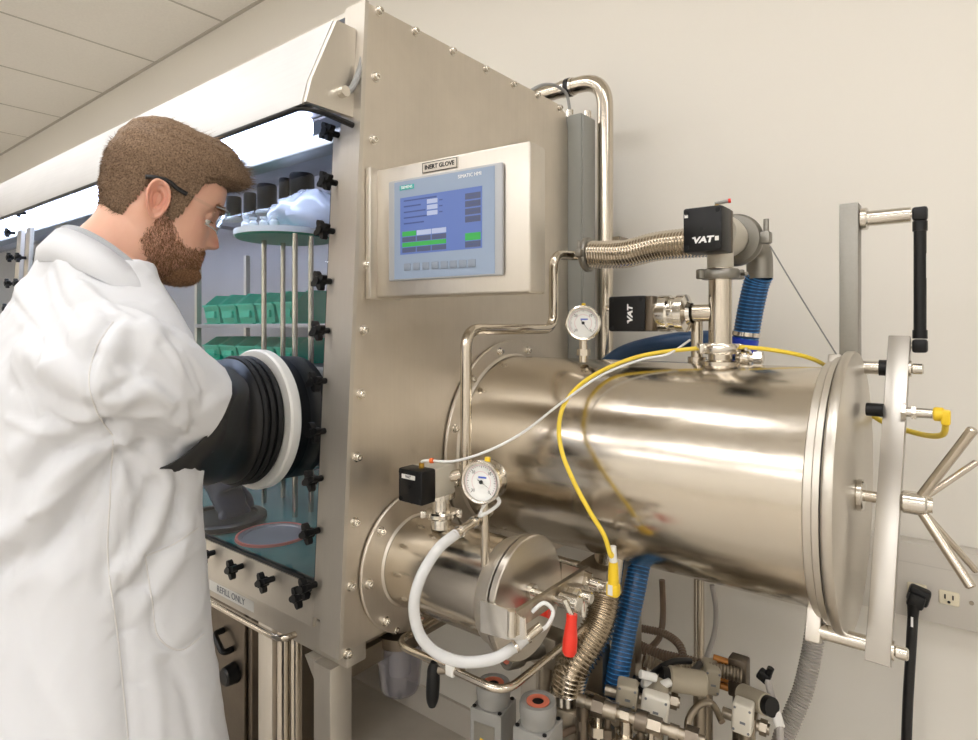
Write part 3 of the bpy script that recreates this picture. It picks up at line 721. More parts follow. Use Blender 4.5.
tg = obj('toggle_clamp', MB().box((XC + .020, SY + .030, .985), (.022, .028, .022), Matrix.Rotation(.5, 3, 'X'), .005).cyl((XC + .006, SY + .015, .985), (XC + .04, SY + .015, .985), .012, seg=16, bev=.002).cyl((XC + .004, SY + .05, .982), (XC + .042, SY + .05, .982), .009, seg=16, bev=.002).box((XC + .03, SY + .045, .968), (.009, .009, .03), None, .002), 'steel_bright', SA)
rh = W(570, 634, x=XC + .045)
r0 = W(572, 614, x=XC + .045); r1 = W(569, 656, x=XC + .045)
hpz = [(.0, 0), (.0095, .0), (.0095, .012), (.0125, .035), (.0125, .05), (.009, .056), (0, .057)]
L_ = (r1 - r0).length
obj('lever_grip', MB().lathe(r0, r1 - r0, [(a * .85, b * L_ / .057) for a, b in hpz], 20), 'red_rubber', tg)
obj('lever_neck', MB().cyl(r0 + V((-.012, -.002, .018)), r0 + V((0, 0, -.004)), .0045, seg=10), 'steel_bright', tg)
# proximity sensor with yellow plug and cable
s0 = W(575, 583, y=.885); s1 = W(611, 592, y=.885); sx0, sx1 = XC + .004, s1.x
sv = MB().cyl((XC + .0045, .885, .983), (sx1 - .01, .885, .983), .0062, seg=16).cyl((XC + .004, .885, .983), (XC + .010, .885, .983), .012, seg=6).cyl((sx1 - .036, .885, .983), (sx1 - .018, .885, .983), .0105, seg=14, bev=.002)
obj('sensor', sv, 'steel_bright', SA)
obj('sensor_nut', MB().cyl((XC - .012, .885, .983), (XC - .005, .885, .983), .011, seg=16), 'black_plastic', SA)
YB = thing('sensor_cable', 'yellow cable arching over the large cylinder down to a yellow plug', 'cable', (sx1, .885, .97))
pl = MB().box((sx1 + .004, .885, .983), (.020, .017, .020), None, .004); pl.lathe((sx1 + .004, .885, .985), (0, 0, 1), [(.0, 0), (.0092, 0), (.008, .03), (.007, .042), (0, .042)], 16)
pg = obj('plug', pl, 'yellow_plastic', YB)
obj('plug_window', MB().box((sx1 + .003, .8762, .985), (.008, .0015, .016)), 'label_white', pg)
obj('cable_boot', MB().cyl((sx1 + .004, .885, 1.0275), (sx1 + .0035, .884, 1.052), .0062, .0055, seg=12), 'white_plastic', YB)
top = V((sx1 + .0035, .884, 1.05))
ypts = [top, W(611, 556, y=.878), W(604, 535, y=.868), W(590, 512, y=.858), W(574, 482, y=.852), W(562, 452, y=.855), W(559, 425, y=.875), W(566, 401, y=.905), W(585, 381, y=.955), W(612, 366, y=1.005), W(645, 355, y=1.04), W(690, 349, y=1.075), W(740, 347, y=1.10), W(785, 352, y=1.13), W(815, 360, y=1.17), W(835, 372, y=1.26)]
obj('cable', MB().tube(spline(ypts, 10), .0037, 10), 'yellow_cable', YB)

# ================================================================== valves, pipes and gauges on the large cylinder
def clamp(mb, c, ax, r, w=.012):                    # quick-release flange clamp
    c, ax = V(c), V(ax).normalized()
    mb.lathe(c - ax * w / 2, ax, [(r * .55, 0), (r * .92, 0), (r, w * .25), (r, w * .75), (r * .92, w), (r * .55, w)], 32)
    e = V((0, 0, 1)) if abs(ax.z) < .9 else V((.7, -.7, 0)).normalized()
    s = ax.cross(e)
    R = Matrix((ax, s, ax.cross(s))).transposed()
    for k in (-1, 1): mb.box(c + e * 0 + s * k * r * 1.1, (w, r * .35, r * .45), R, w * .15)
    mb.cyl(c + s * r * 1.1 + ax.cross(s) * r * .2, c + s * r * 1.1 - ax.cross(s) * r * .7, r * .1, seg=8)
    return mb
PV = V((-.341, 1.09, 0)); zb = AZ + AR
VT = thing('vacuum_pipe', 'upright steel vacuum pipe with clamps on top of the large cylinder', 'pipe', (PV.x, PV.y, zb - .002))
obj('riser', MB().cyl((PV.x, PV.y, zb - .004), (PV.x, PV.y, 1.515), .0195, seg=32), 'steel_tube', VT)
obj('weld_collar', MB().lathe((PV.x, PV.y, zb - .004), (0, 0, 1), [(.034, 0), (.034, .008), (.022, .011), (.0195, .011)], 32), 'steel_tube', VT)
obj('clamp', clamp(MB(), (PV.x, PV.y, zb + .026), (0, 0, 1), .032, .018), 'steel_bright', VT)
obj('clamp', clamp(MB(), (PV.x, PV.y, 1.492), (0, 0, 1), .033, .017), 'aluminium_grey', VT)
tz = W(690, 313, y=1.09).z
obj('side_tee', MB().cyl((PV.x - .01, 1.09, tz), (-.432, 1.09, tz), .0155, seg=28), 'steel_tube', VT)
obj('clamp', clamp(MB(), (-.418, 1.09, tz), (1, 0, 0), .029, .016), 'steel_bright', VT)
zz = tz - .03; xx2 = W(697, 340, y=1.12).x
obj('side_stub', MB().cyl((xx2, 1.12, AZ + .17), (xx2, 1.12, tz - .005), .0105, seg=20).cyl((xx2, 1.12, AZ + .175), (xx2, 1.12, AZ + .195), .0165, seg=20), 'steel_tube', VT)
wv = W(743, 355, y=1.12); obj('side_fitting', MB().cyl((PV.x + .02, 1.115, wv.z - .004), (wv.x + .035, 1.115, wv.z - .004), .008, seg=16).cyl((wv.x - .002, 1.115, wv.z - .004), (wv.x + .014, 1.115, wv.z - .004), .014, seg=18, bev=.002).cyl((wv.x + .020, 1.115, wv.z - .004), (wv.x + .034, 1.115, wv.z - .004), .0125, seg=6), 'steel_bright', VT)

def valve_logo(o, u, v, h, parent):
    """angular three letter mark"""
    u, v = V(u).normalized(), V(v).normalized()
    m = text_mb('VAT', (0, 0, 0), (1, 0, 0), (0, 1, 0), h * 1.45, .0002, h * .07)
    P = [((q.x + q.y * .18) * 1.25, q.y) for q in m.v]; zz_ = [q.z for q in m.v]
    m.v = [V(o) + u * a + v * b + u.cross(v) * (c + .0002) for (a, b), c in zip(P, zz_)]
    lx = min(a for a, b in P); m.prism([(lx - h * .25, h * .56), (lx - h * .1, h * .3), (lx + h * .4, h * .3), (lx + h * .3, h * .52)], o, u, v, 0, .0004)
    return obj('logo', m, 'print_white', parent)
def cap_details(c, u, v, n, hw, hh, parent):        # corner screws and centre dimple on an actuator face
    for a, b in ((-1, -1), (-1, 1), (1, -1), (1, 1)):
        p = c + u * a * hw * .8 + v * b * hh * .8; obj('screw', MB().cyl(p - n * .0005, p + n * .0008, .0042, seg=12), 'black_matte', parent)
    obj('centre_hole', MB().cyl(c - n * .0005, c + n * .0006, .0035, seg=12), 'black_matte', parent)
# upper valve (actuator along Y)
y0 = 1.0; x1 = W(722, 230, y=y0).x; x0 = x1 - .064; zA, zB2 = W(722, 250, y=y0).z, W(722, 204, y=y0).z
xc, zc2 = (x0 + x1) / 2, (zA + zB2) / 2
UV = thing('vacuum_valve', 'upper black capped vacuum valve above the upright pipe', 'valve', (xc, 1.09, zA), 'black capped vacuum valves')
ac = obj('actuator_cap', MB().span((x0, y0, zA), (x1, y0 + .052, zB2), .004), 'black_plastic', UV, None, 'black square cap')
valve_logo(V((xc + .002, y0 - .0002, zc2 - .018)), (1, 0, 0), (0, 0, 1), .0095, ac)
cap_details(V((xc, y0, zc2)), V((1, 0, 0)), V((0, 0, 1)), V((0, -1, 0)), .032, .036, ac)
obj('sticker', MB().box((x0 + .006, y0 - .0004, zc2 + .024), (.006, .0008, .007)).box((x1 - .008, y0 - .0004, zc2 - .017), (.006, .0008, .007)), 'label_white', ac)
obj('cap_band', MB().span((x0 + .001, y0 + .052, zA + .001), (x1 - .001, y0 + .064, zB2 - .001), .002), 'steel_dark', UV)
vb = MB().lathe((xc, y0 + .064, zc2), (0, 1, 0), [(0, 0), (.036, 0), (.037, .006), (.037, .05), (.034, .075), (.028, .088), (.028, .104), (0, .104)], 40)
vb.cyl((PV.x, PV.y, zA - .02), (PV.x, PV.y, zc2), .022, seg=28)
obj('body', vb, 'valve_body', UV)
yk = y0 + .17
obj('clamp', clamp(MB(), (xc + .004, yk, zc2), (0, 1, 0), .048, .022), 'aluminium_grey', UV)
ft = MB().cyl((xc + .01, y0 + .045, zB2 - .002), (xc + .01, y0 + .045, zB2 + .008), .0045, seg=10); obj('air_fitting', ft, 'brass', UV)
obj('air_elbow', MB().cyl((xc + .006, y0 + .045, zB2 + .011), (xc + .026, y0 + .052, zB2 + .014), .003, seg=10), 'grey_plastic', UV); obj('release_ring', MB().cyl((xc + .026, y0 + .052, zB2 + .014), (xc + .030, y0 + .053, zB2 + .0145), .0038, seg=10), 'red_rubber', UV)
# elbow and blue hose behind
eb = [V((xc, yk + .012, zc2)), V((xc + .022, yk + .092, zc2 - .004)), V((xc + .022, yk + .095, zc2 - .065))]
el = bent(eb, .04); 
BH = thing('vacuum_hose', 'dark blue ribbed hose dropping from the upper valve behind the upright pipe', 'hose', el[-1], None)
def hose(pts, r, parent, pitch=.007, rib=.0022):
    obj('hose_wall', MB().tube(spline(pts, 14), r, 20), 'blue_hose', parent)
    P = resample(spline(pts, 14), pitch / 10); n = len(P); tan = [(P[min(i + 1, n - 1)] - P[max(i - 1, 0)]).normalized() for i in range(n)]
    e = V((.3, .2, 1)).normalized(); a = tan[0].cross(e).normalized(); H = []
    for i in range(n):
        a = (a - tan[i] * a.dot(tan[i])).normalized(); b = tan[i].cross(a); t_ = 2 * PI * i / 10
        H.append(P[i] + (a * math.cos(t_) + b * math.sin(t_)) * r)
    obj('spiral_rib', MB().tube(H, rib * .6, 6), 'blue_rib', parent)
obj('elbow', MB().tube(el, .024, 24), 'aluminium_grey', BH)
h0 = el[-1]; hq = [h0 + V((0, 0, .006)), W(756, 285, y=1.27), W(750, 312, y=1.275), W(745, 342, y=1.28)]
hose(hq, .024, BH)
obj('blue_cuff', MB().cyl(W(745, 338, y=1.28), W(742, 356, y=1.28), .0265, seg=24, bev=.002), 'blue_clamp', BH)
obj('hose_band', MB().cyl(W(746, 332, y=1.279), W(745.5, 336, y=1.279), .0268, seg=24), 'steel_bright', BH)
hq2 = [W(742, 356, y=1.28), W(740, 375, y=1.285), W(741, 420, y=1.30), W(742, 470, y=1.31)]
obj('hose_tail', MB().tube(spline(hq2, 10), .022, 18), 'blue_hose', BH)
# low blue hose behind the cylinder
t = thing('vacuum_hose', 'dark blue hose lying behind the lower valve across the large cylinder', 'hose', W(660, 355, y=1.30))
obj('hose_wall', MB().tube(spline([W(598, 374, y=1.28), W(622, 356, y=1.29), W(650, 347, y=1.31), W(690, 341, y=1.34), W(722, 345, y=1.37), W(740, 380, y=1.40)], 12), .022, 18), 'blue_hose', t)
# lower valve (actuator along X)
lx0, lx1 = W(608, 313, y=1.05).x, W(645, 313, y=1.05).x; lz0, lz1 = W(625, 331.5, y=1.05).z, W(625, 296, y=1.05).z; lzc = (lz0 + lz1) / 2
LV = thing('vacuum_valve', 'lower black capped vacuum valve lying sideways behind the round gauge', 'valve', (lx1, 1.085, lz0), 'black capped vacuum valves')
ac = obj('actuator_cap', MB().span((lx0, 1.05, lz0), (lx1, 1.12, lz1), .004), 'black_plastic', LV, None, 'black square cap')
valve_logo(V(((lx0 + lx1) / 2 + .008, 1.0498, lzc)), (0, 0, 1), (-1, 0, 0), .0095, ac)
cap_details(V(((lx0 + lx1) / 2, 1.05, lzc)), V((1, 0, 0)), V((0, 0, 1)), V((0, -1, 0)), (lx1 - lx0) / 2, (lz1 - lz0) / 2, ac)
obj('cap_band', MB().span((lx1, 1.051, lz0 + .001), (lx1 + .014, 1.119, lz1 - .001), .002), 'steel_dark', LV)
lv = MB().lathe((lx1 + .014, 1.085, lzc), (1, 0, 0), [(0, 0), (.033, 0), (.034, .004), (.034, .02), (.031, .024), (.031, .034), (.034, .036), (.034, .05), (.022, .054), (.0185, .06), (.0185, -.424 - lx1), (0, -.424 - lx1)], 36)
obj('body', lv, 'steel_bright', LV)
obj('air_fitting', MB().box((lx0 - .008, 1.075, lzc + .012), (.014, .016, .012), None, .002), 'steel_bright', LV)
# gauges
def gauge(c, n, r, label, depth=.03, ndl=-.75):
    c, n = V(c), V(n).normalized(); u = V((0, 0, 1)).cross(n).normalized(); v = n.cross(u)
    g_ = thing('pressure_gauge', label, 'gauge', c - v * r, 'round vacuum gauges')
    obj('case', MB().lathe(c - n * depth, n, [(0, 0), (r * .93, 0), (r * .98, depth * .1), (r * .98, depth * .8), (r * 1.03, depth * .82), (r * 1.03, depth), (r * .96, depth * 1.05), (r * .88, depth * 1.03), (r * .87, depth * .92)], 48), 'steel_bright', g_)
    d = obj('dial', MB().lathe(c - n * .004, n, [(0, 0), (r * .875, 0)], 48), 'dial_white', g_)
    P = lambda a, q: c + (u * math.cos(a) + v * math.sin(a)) * q * r - n * .0036
    tk = MB(); pk = MB()
    for k in range(31):
        a = math.radians(225 - 9 * k); L = .10 if k % 5 == 0 else .05; w = .012
        p0, p1 = P(a, .76), P(a, .76 - L); s = (u * -math.sin(a) + v * math.cos(a)) * w * r
        tk.quad(p0 + s, p0 - s, p1 - s, p1 + s)
        if k < 30:
            b = math.radians(225 - 9 * (k + 1)); pk.quad(P(a, .80), P(b, .80), P(b, .785), P(a, .785))
            pk.quad(P(a, .5), P(b, .5), P(b, .485), P(a, .485))
    obj('scale_mark', tk, 'print_black', d, smooth=0); obj('scale_arc', pk, 'print_pink', d, smooth=0)
    for k in (0, 10, 20, 30):
        a = math.radians(225 - 9 * k); o_ = P(a, .60) + n * .0002
        obj('numeral', text_mb(str({0: 30, 10: 20, 20: 10, 30: 0}[k]), o_, u, v, r * .2, 0), 'print_black', d)
    a = ndl; s = (u * -math.sin(a) + v * math.cos(a)) * r * .022; o_ = n * .0012
    nb = MB().add([P(a, .66) + o_, P(a, -.2) + s + o_, P(a, -.2) - s + o_], [(0, 1, 2)]); nb.cyl(c - n * .0035, c - n * .0015, r * .09, seg=14)
    obj('needle', nb, 'print_black', d, smooth=0)
    obj('maker_mark', MB().box(c + v * r * .22 + u * r * .06 - n * .0034, (r * .42, r * .08, .0002), Matrix((u, v, n)).transposed()), 'print_blue', d)
    return g_, u, v, n
gc = W(583, 323, y=1.02)
G1, u, v, n = gauge(gc, (.42, -.90, 0), .0325, 'round white gauge left of the lower black capped valve', ndl=2.2 - PI)
obj('stem', MB().cyl(gc - v * .032 - n * .016, gc - v * .075 - n * .016, .0085, seg=14).cyl(gc - v * .05 - n * .016, gc - v * .062 - n * .016, .013, seg=6), 'steel_tube', G1)
bv = MB().cyl(gc - n * .016 + v * .033, gc - n * .016 + v * .038, .004, seg=10); obj('vent_plug', bv, 'yellow_plastic', G1)
gc = W(480, 482.5, y=.715)
G2, u, v, n = gauge(gc, (.20, -.96, .05), .032, 'round white gauge standing on the small cylinder', .034, ndl=-.5)
obj('stem', MB().cyl(gc - v * .029 - n * .017, V((gc.x - n.x * .017, gc.y - n.y * .017, SZ + math.sqrt(SR ** 2 - (gc.y + .017 - SY) ** 2) - .002)), .0065, seg=14), 'steel_tube', G2)
bv = MB().cyl(gc - n * .016 + v * .030 + u * .004, gc - n * .016 + v * .036 + u * .004, .0045, seg=10); obj('vent_plug', bv, 'yellow_plastic', G2)
# bellows hose to the upper valve
bl0 = W(590, 254.5, y=1.13); BL = thing('bellows_hose', 'ribbed steel bellows hose running to the upper black valve', 'hose', bl0)
obj('bellows', bellows_mb(spline([bl0, W(625, 254, y=1.13), W(660, 246, y=1.13), V((x0 + .03, 1.13, zc2 - .004))], 14), .0285, .0062, .004, 28), 'steel_tube', BL)
obj('clamp', clamp(MB(), bl0 + V((-.004, 0, 0)), (1, 0, 0), .036, .014), 'aluminium_grey', BL)
# bent tube between bellows and small valve
bt = [W(466, 462, y=.785), W(466, 345, y=.785), None, None, None, None]
p = bt[0]; xq = p.x; zq = W(543, 329, x=xq).z; yq = W(553.5, 300, x=xq).y; z2 = bl0.z
path = [V((xq, .785, p.z)), V((xq, .785, zq)), V((xq, yq, zq)), V((xq, yq, z2)), V((bl0.x - .012, 1.13, z2))]
path = [V((xq, .785, p.z)), V((xq, .785, zq)), V((xq, yq, zq)), V((xq, yq, z2 - .002)), V((xq + .006, 1.125, z2)), bl0 + V((-.006, 0, 0))]
solo('transfer_tube', MB().tube(bent(path, .035, 10), .0098, 20), 'steel_tube', 'bent steel tube stepping from the small valve up to the bellows hose', 'tube')
# small valve on the small cylinder
vx0, vx1 = -.739, -.685; vz0, vz1 = 1.1135, 1.1685; vxc = (vx0 + vx1) / 2
SV = thing('vacuum_valve', 'small black and grey vacuum valve standing on the small cylinder', 'valve', (vxc, .77, SZ + SR))
ac = obj('actuator_cap', MB().span((vx0, .70, vz0), (vx1, .733, vz1), .003), 'black_plastic', SV, None, 'black square cap')
cap_details(V((vxc, .70, (vz0 + vz1) / 2)), V((1, 0, 0)), V((0, 0, 1)), V((0, -1, 0)), .026, .027, ac)
obj('sticker', MB().box((vxc - .003, .6996, vz1 - .012), (.03, .0008, .007)), 'label_white', ac)
obj('lettering', text_mb('VAT', (vxc - .003, .699, vz1 - .012), (1, 0, 0), (0, 0, 1), .0068), 'print_black', ac)
obj('air_block', MB().span((vx0 + .002, .7335, vz0 + .004), (vx1 - .001, .782, vz1 - .001), .003), 'valve_body', SV)
by = .775
obj('body', MB().lathe((vxc, by, SZ + SR - .002), (0, 0, 1), [(.0, 0), (.018, 0), (.018, .014), (.016, .02), (.016, .05), (.024, .052), (.024, vz0 + .006 - SZ - SR), (0, vz0 + .006 - SZ - SR)], 30), 'steel_bright', SV)
obj('clamp', clamp(MB(), (vxc, by, SZ + SR + .022), (0, 0, 1), .028, .012), 'steel_bright', SV)
obj('outlet_pipe', MB().cyl((vx1 - .004, by, vz0 + .034), (xq, .785, vz0 + .04), .0095, seg=18).cyl((xq, .785, vz0 + .02), (xq, .785, p.z + .004), .0118, seg=18), 'steel_tube', SV)
obj('air_fitting', MB().cyl((vx1 - .022, .722, vz1 - .001), (vx1 - .022, .722, vz1 + .008), .0045, seg=10), 'brass', SV)
# thin white air tube
aq = [V((vx1 - .022, .722, vz1 + .010)), V((vx1 - .008, .722, vz1 + .014)), W(455, 461, y=.735), W(490, 450, y=.75), W(525, 431, y=.80), W(560, 404, y=.885), W(600, 376, y=.965), W(640, 360, y=1.02), W(668, 354, y=1.05), W(690, 340, y=1.10)]
t = thing('air_tube', 'thin white air tube curving from the small valve up over the large cylinder', 'tube', aq[0])
obj('tube', MB().tube(spline(aq, 10), .0021, 8), 'white_tube', t)
obj('tube_band', MB().cyl(aq[1] + V((.006, 0, .0005)), aq[1] + V((.011, .001, .001)), .0042, seg=10), 'print_orange', t)
solo('steel_wire', MB().tube(spline([W(770, 246, y=1.25), W(800, 296, y=1.27), W(838, 357, y=1.29)], 8), .0014, 6), 'wire_grey', 'thin slanting steel wire behind the post of the large cylinder', 'wire')
# thick white vent hose in a loop
lo_ = [W(479, 517, f=.925), W(468, 526, f=.92), W(456, 534, f=.90), W(438, 549, f=.875), W(421, 577, f=.855), W(414, 606, f=.85), W(420, 635, f=.85), W(437, 653, f=.85), W(463, 662, f=.85), W(493, 659, f=.855), W(513, 648, f=.865), W(527, 637, f=.872)]
t = thing('vent_hose', 'thick translucent white hose looped in front of the small cylinder', 'hose', lo_[6])
obj('tube', MB().tube(spline(lo_[2:], 12), .0079, 18), 'milky_tube', t)
for i, j, k in ((2, 1, 0), (10, 11, 11)):
    e = lo_[j] + (lo_[j] - lo_[i]) * (2.0 if i == 2 else 1.0)
    obj('end_crimp', MB().cyl(lo_[i] + (lo_[j] - lo_[i]) * -.2, e, .0074, .0066, seg=18), 'steel_tube', t)
    for fr_ in (.1, .5): 
        cc_ = lo_[i].lerp(e, fr_); d_ = (e - lo_[i]).normalized(); obj('hose_clamp', MB().cyl(cc_ - d_ * .002, cc_ + d_ * .002, .0092, seg=18), 'steel_bright', t)
gb = gc - v * .03 - n * .012
obj('link_tube', MB().tube(spline([lo_[0] + V((.002, 0, .002)), W(490, 511, f=.93), W(499, 503, f=.93), W(497, 497, y=.74)], 8), .003, 8), 'white_tube', t)
obj('link_tube', MB().tube(spline([lo_[0], W(482, 510, f=.93), W(486, 501, f=.925), W(488, 495, y=.735)], 8), .0025, 8), 'white_tube', t)
obj('link_tube', MB().tube(spline([W(533, 633, f=.876), W(546, 627, f=.88), W(553, 612, f=.88), W(544, 603, f=.88), W(532, 612, f=.878)], 8), .003, 8), 'white_tube', t)

# ---------------------------------------------------------------- rail, bowl and lever under the small cylinder
zr = .86
rl = [V((XP, .86, zr)), V((-.772, .86, zr)), V((-.772, .722, zr)), V((-.538, .722, zr)), V((-.546, 1.22, zr)), V((XP, 1.225, zr))]
rl = bent(rl, .035, 8)
t = thing('guard_rail', 'thin bent steel rail around the small cylinder below its lid', 'rail', (-.66, .722, zr))
obj('rod', MB().tube(rl, .0062, 14), 'steel_tube', t)
rk = V((-.64, .722, zr)); obj('rail_clip', MB().box(rk + V((0, 0, .002)), (.016, .016, .02), None, .002), 'label_white', t)
lv0 = W(434, 662, y=.715); lv1 = W(432, 706, y=.715)
t = thing('valve_lever', 'black lever handle hanging from the thin bent steel rail', 'lever', lv0)
obj('grip', MB().tube([lv0 + (lv1 - lv0) * k / 10 for k in range(11)], .01, 18, True, lambda i: (.0055, .009, .0105, .0105, .0108, .011, .011, .0108, .0103, .009, .006)[i]), 'black_plastic', t)
obj('pivot', MB().cyl(lv0 + V((.006, .004, -.012)), lv0 + V((.035, .012, -.004)), .007, seg=12).box(lv0 + V((.04, .012, .0)), (.02, .016, .018), None, .002), 'steel_dull', t)
bw0 = W(400, 640, y=.79)
t = thing('filter_bowl', 'clear plastic filter bowl hanging under the bolted side panel corner', 'filter bowl', (bw0.x, .79, bw0.z - .1))
hb = bw0.z
obj('bowl', MB().lathe((bw0.x, .79, hb), (0, 0, -1), [(.041, 0), (.0405, .04), (.037, .08), (.033, .09), (.02, .095), (0, .096)], 40).lathe((bw0.x, .79, hb), (0, 0, -1), [(.0385, 0), (.038, .04), (.0345, .079), (.031, .087), (.0, .092)], 40), 'bowl_clear', t)
obj('filter_core', MB().lathe((bw0.x, .79, hb), (0, 0, -1), [(0, 0), (.02, 0), (.02, .06), (0, .062)], 24), 'grey_plastic', t)
obj('bowl_head', MB().lathe((bw0.x, .79, hb), (0, 0, 1), [(0, 0), (.042, 0), (.043, .004), (.043, .02), (.03, .025), (.0, .025)], 36), 'steel_dark', t)
obj('drain_nipple', MB().cyl((bw0.x, .79, hb - .095), (bw0.x, .79, hb - .106), .005, seg=10), 'black_plastic', t)
obj('hanger', MB().cyl((bw0.x, .79, hb + .024), (bw0.x, .79, .8605), .009, seg=12), 'steel_tube', t)
# ================================================================== pipes and conduit against the wall
pr = W(613, 200, y=1.43).x - W(597, 200, y=1.43).x; pxc = W(605, 200, y=1.43).x; pr = .021
zt = W(600, 79, y=1.43).z
t = thing('exhaust_pipe', 'thick bent steel pipe rising along the wall behind the glovebox', 'pipe', (pxc, 1.43, 0))
obj('pipe_run', MB().tube(bent([V((pxc, 1.43, .02)), V((pxc, 1.43, zt)), V((-1.3, 1.43, zt)), V((-1.3, 1.25, zt)), V((-1.3, 1.25, 1.925))], .075, 14), pr, 28), 'steel_tube', t)
cx = W(568, 79, y=1.43).x
obj('coupling', MB().cyl((cx - .018, 1.43, zt), (cx + .018, 1.43, zt), pr + .0025, seg=28), 'steel_bright', t)
obj('coupling_band', MB().cyl((cx - .003, 1.43, zt), (cx + .010, 1.43, zt), pr + .0035, seg=28), 'black_rubber', t)
obj('floor_flange', MB().cyl((pxc, 1.43, 0), (pxc, 1.43, .02), .05, seg=28), 'steel_tube', t)
obj('wall_strap', MB().span((pxc - .03, 1.45, 1.62), (pxc + .03, 1.599, 1.635)), 'steel_dull', t)
xa = W(562, 200, y=1.34).x
cz1 = W(572, 116, y=1.345).z; cz0 = W(572, 358, y=1.345).z
t = thing('cable_duct', 'grey upright cable duct at the back edge of the side panel', 'duct', (-.785, 1.37, .9))
obj('duct_body', MB().span((-.806, 1.337, .9), (-.757, 1.40, cz1), .002), 'grey_conduit', t)
obj('duct_lid', MB().span((-.757, 1.339, .9), (-.751, 1.398, cz1 - .004), .001), 'grey_conduit', t)
for q in ((-.797, 1.35), (-.765, 1.385)): obj('duct_fitting', MB().cyl((q[0], q[1], cz1), (q[0], q[1], cz1 + .018), .009, seg=10), 'steel_bright', t)
solo('duct_cable', MB().tube(spline([V((-.797, 1.35, cz1 + .017)), V((-.80, 1.33, cz1 + .06)), V((-.81, 1.25, cz1 + .055)), V((-.86, 1.18, 1.94)), V((-1.0, 1.15, 1.937))], 10), .004, 8), 'wire_grey', 'grey cable curving from the glovebox roof into the upright duct', 'cable')
# tubes on the wall below the cylinder
u = W(699, 620, y=1.5); solo('vertical_pipe', MB().cyl((u.x, 1.5, 0), (u.x, 1.5, 1.1), .0125, seg=20), 'steel_tube', 'slim vertical steel pipe near the wall below the large cylinder', 'pipe')
solo('wall_tube', MB().tube(spline([W(712, 585, y=1.48), W(716, 610, y=1.48), W(714, 635, y=1.47), W(706, 660, y=1.45), W(700, 690, y=1.43)], 8), .006, 10), 'grey_hose', 'grey plastic tube curving beside the slim vertical pipe', 'tube')
solo('brown_tube', MB().tube(spline([W(662, 580, y=1.33), W(663, 612, y=1.33), W(660, 636, y=1.31), W(648, 652, y=1.27), W(643, 672, y=1.22), W(640, 690, y=1.2), V((W(640, 690, y=1.2).x, 1.19, .3705))], 8), .0068, 10), 'brown_tube', 'brown tube bending down behind the lower blue hose', 'tube')

# ================================================================== pump skid under the cylinders
t = thing('pump_skid', 'steel skid table carrying pumps and valves under the cylinders', 'skid', (-.35, 1.08, 0))
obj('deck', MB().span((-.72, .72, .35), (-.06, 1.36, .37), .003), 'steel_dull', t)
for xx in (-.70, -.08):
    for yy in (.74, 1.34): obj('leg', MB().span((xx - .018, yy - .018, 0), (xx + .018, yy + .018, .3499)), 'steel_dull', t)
ZD = .3705
# pneumatic valves with red ringed caps
def pump_block(cx_, cy_, zt_, rot, label, w=.058):
    R = Matrix.Rotation(rot, 3, 'Z'); o_ = V((cx_, cy_, ZD))
    p_ = thing('pneumatic_valve', label, 'valve', o_, 'grey block valves with red ringed caps')
    h = zt_ - .034 - ZD
    bm_ = MB().box(o_ + V((0, 0, h / 2)), (w, w, h), R, .003); obj('block', bm_, 'grey_cast', p_)
    zb_ = ZD + h
    obj('cap', MB().lathe((cx_, cy_, zb_), (0, 0, 1), [(.020, 0), (.0265, .001), (.0275, .008), (.0275, .014), (.0285, .016), (.0285, .030), (.027, .034), (.020, .034), (.019, .031), (0, .031)], 40), 'grey_cast', p_)
    obj('red_ring', MB().lathe((cx_, cy_, zb_ + .0312), (0, 0, 1), [(.009, 0), (.0175, 0), (.0175, .002), (.009, .002)], 32), 'salmon_rubber', p_)
    obj('cap_hole', MB().lathe((cx_, cy_, zb_ + .0312), (0, 0, 1), [(0, .0005), (.009, .0005)], 20), 'black_matte', p_)
    for a in (-1, 1):
        for b in (-1, 1): q_ = o_ + R @ V((a * w * .4, b * w * .4, h)); obj('screw', MB().cyl(q_, q_ + V((0, 0, .002)), .0035, seg=8), 'black_matte', p_)
    q_ = o_ + R @ V((-.002, -w / 2 - .0003, h - .045)); k_ = obj('type_label', MB().box(q_, (w * .66, .0006, .05), R), 'aluminium_grey', p_)
    q_ = q_ + R @ V((.0, -.0004, -.004)); obj('warning_mark', MB().box(q_, (.016, .0005, .006), R @ Matrix.Rotation(.3, 3, 'Y')), 'yellow_plastic', k_)
c1 = W(493.5, 682, y=.805); pump_block(c1.x, c1.y, c1.z, .18, 'left grey block valve with a red ringed round cap under the rail')
c2_ = W(538, 700, y=.785); pump_block(c2_.x, c2_.y, c2_.z, .10, 'right grey block valve with a red ringed round cap under the small lid')
c3 = W(505, 655, y=.90); nx = V((-.35, -.9, .1)).normalized()
t = thing('pneumatic_valve', 'grey round valve lying sideways with its red ringed cap towards the rail', 'valve', c3 + V((0, 0, -.03)), 'grey block valves with red ringed caps')
obj('cap', MB().lathe(c3 - nx * .034, nx, [(.018, -.05), (.018, 0), (.024, .001), (.026, .01), (.026, .030), (.0245, .034), (.017, .034), (.016, .031), (0, .031)], 36), 'aluminium_grey', t)
obj('red_ring', MB().lathe(c3 - nx * .0028, nx, [(.008, 0), (.0155, 0), (.0155, .002), (.008, .002)], 28), 'salmon_rubber', t)
obj('cap_hole', MB().lathe(c3 - nx * .0028, nx, [(0, .0005), (.008, .0005)], 20), 'black_matte', t)
q = c3 - nx * .10
obj('valve_body', MB().box(q, (.06, .05, .06), None, .006).cyl(q, (q.x, q.y, ZD), .02, seg=24).cyl(q, (q.x + .07, q.y + .03, q.z), .018, seg=20), 'steel_dull', t)
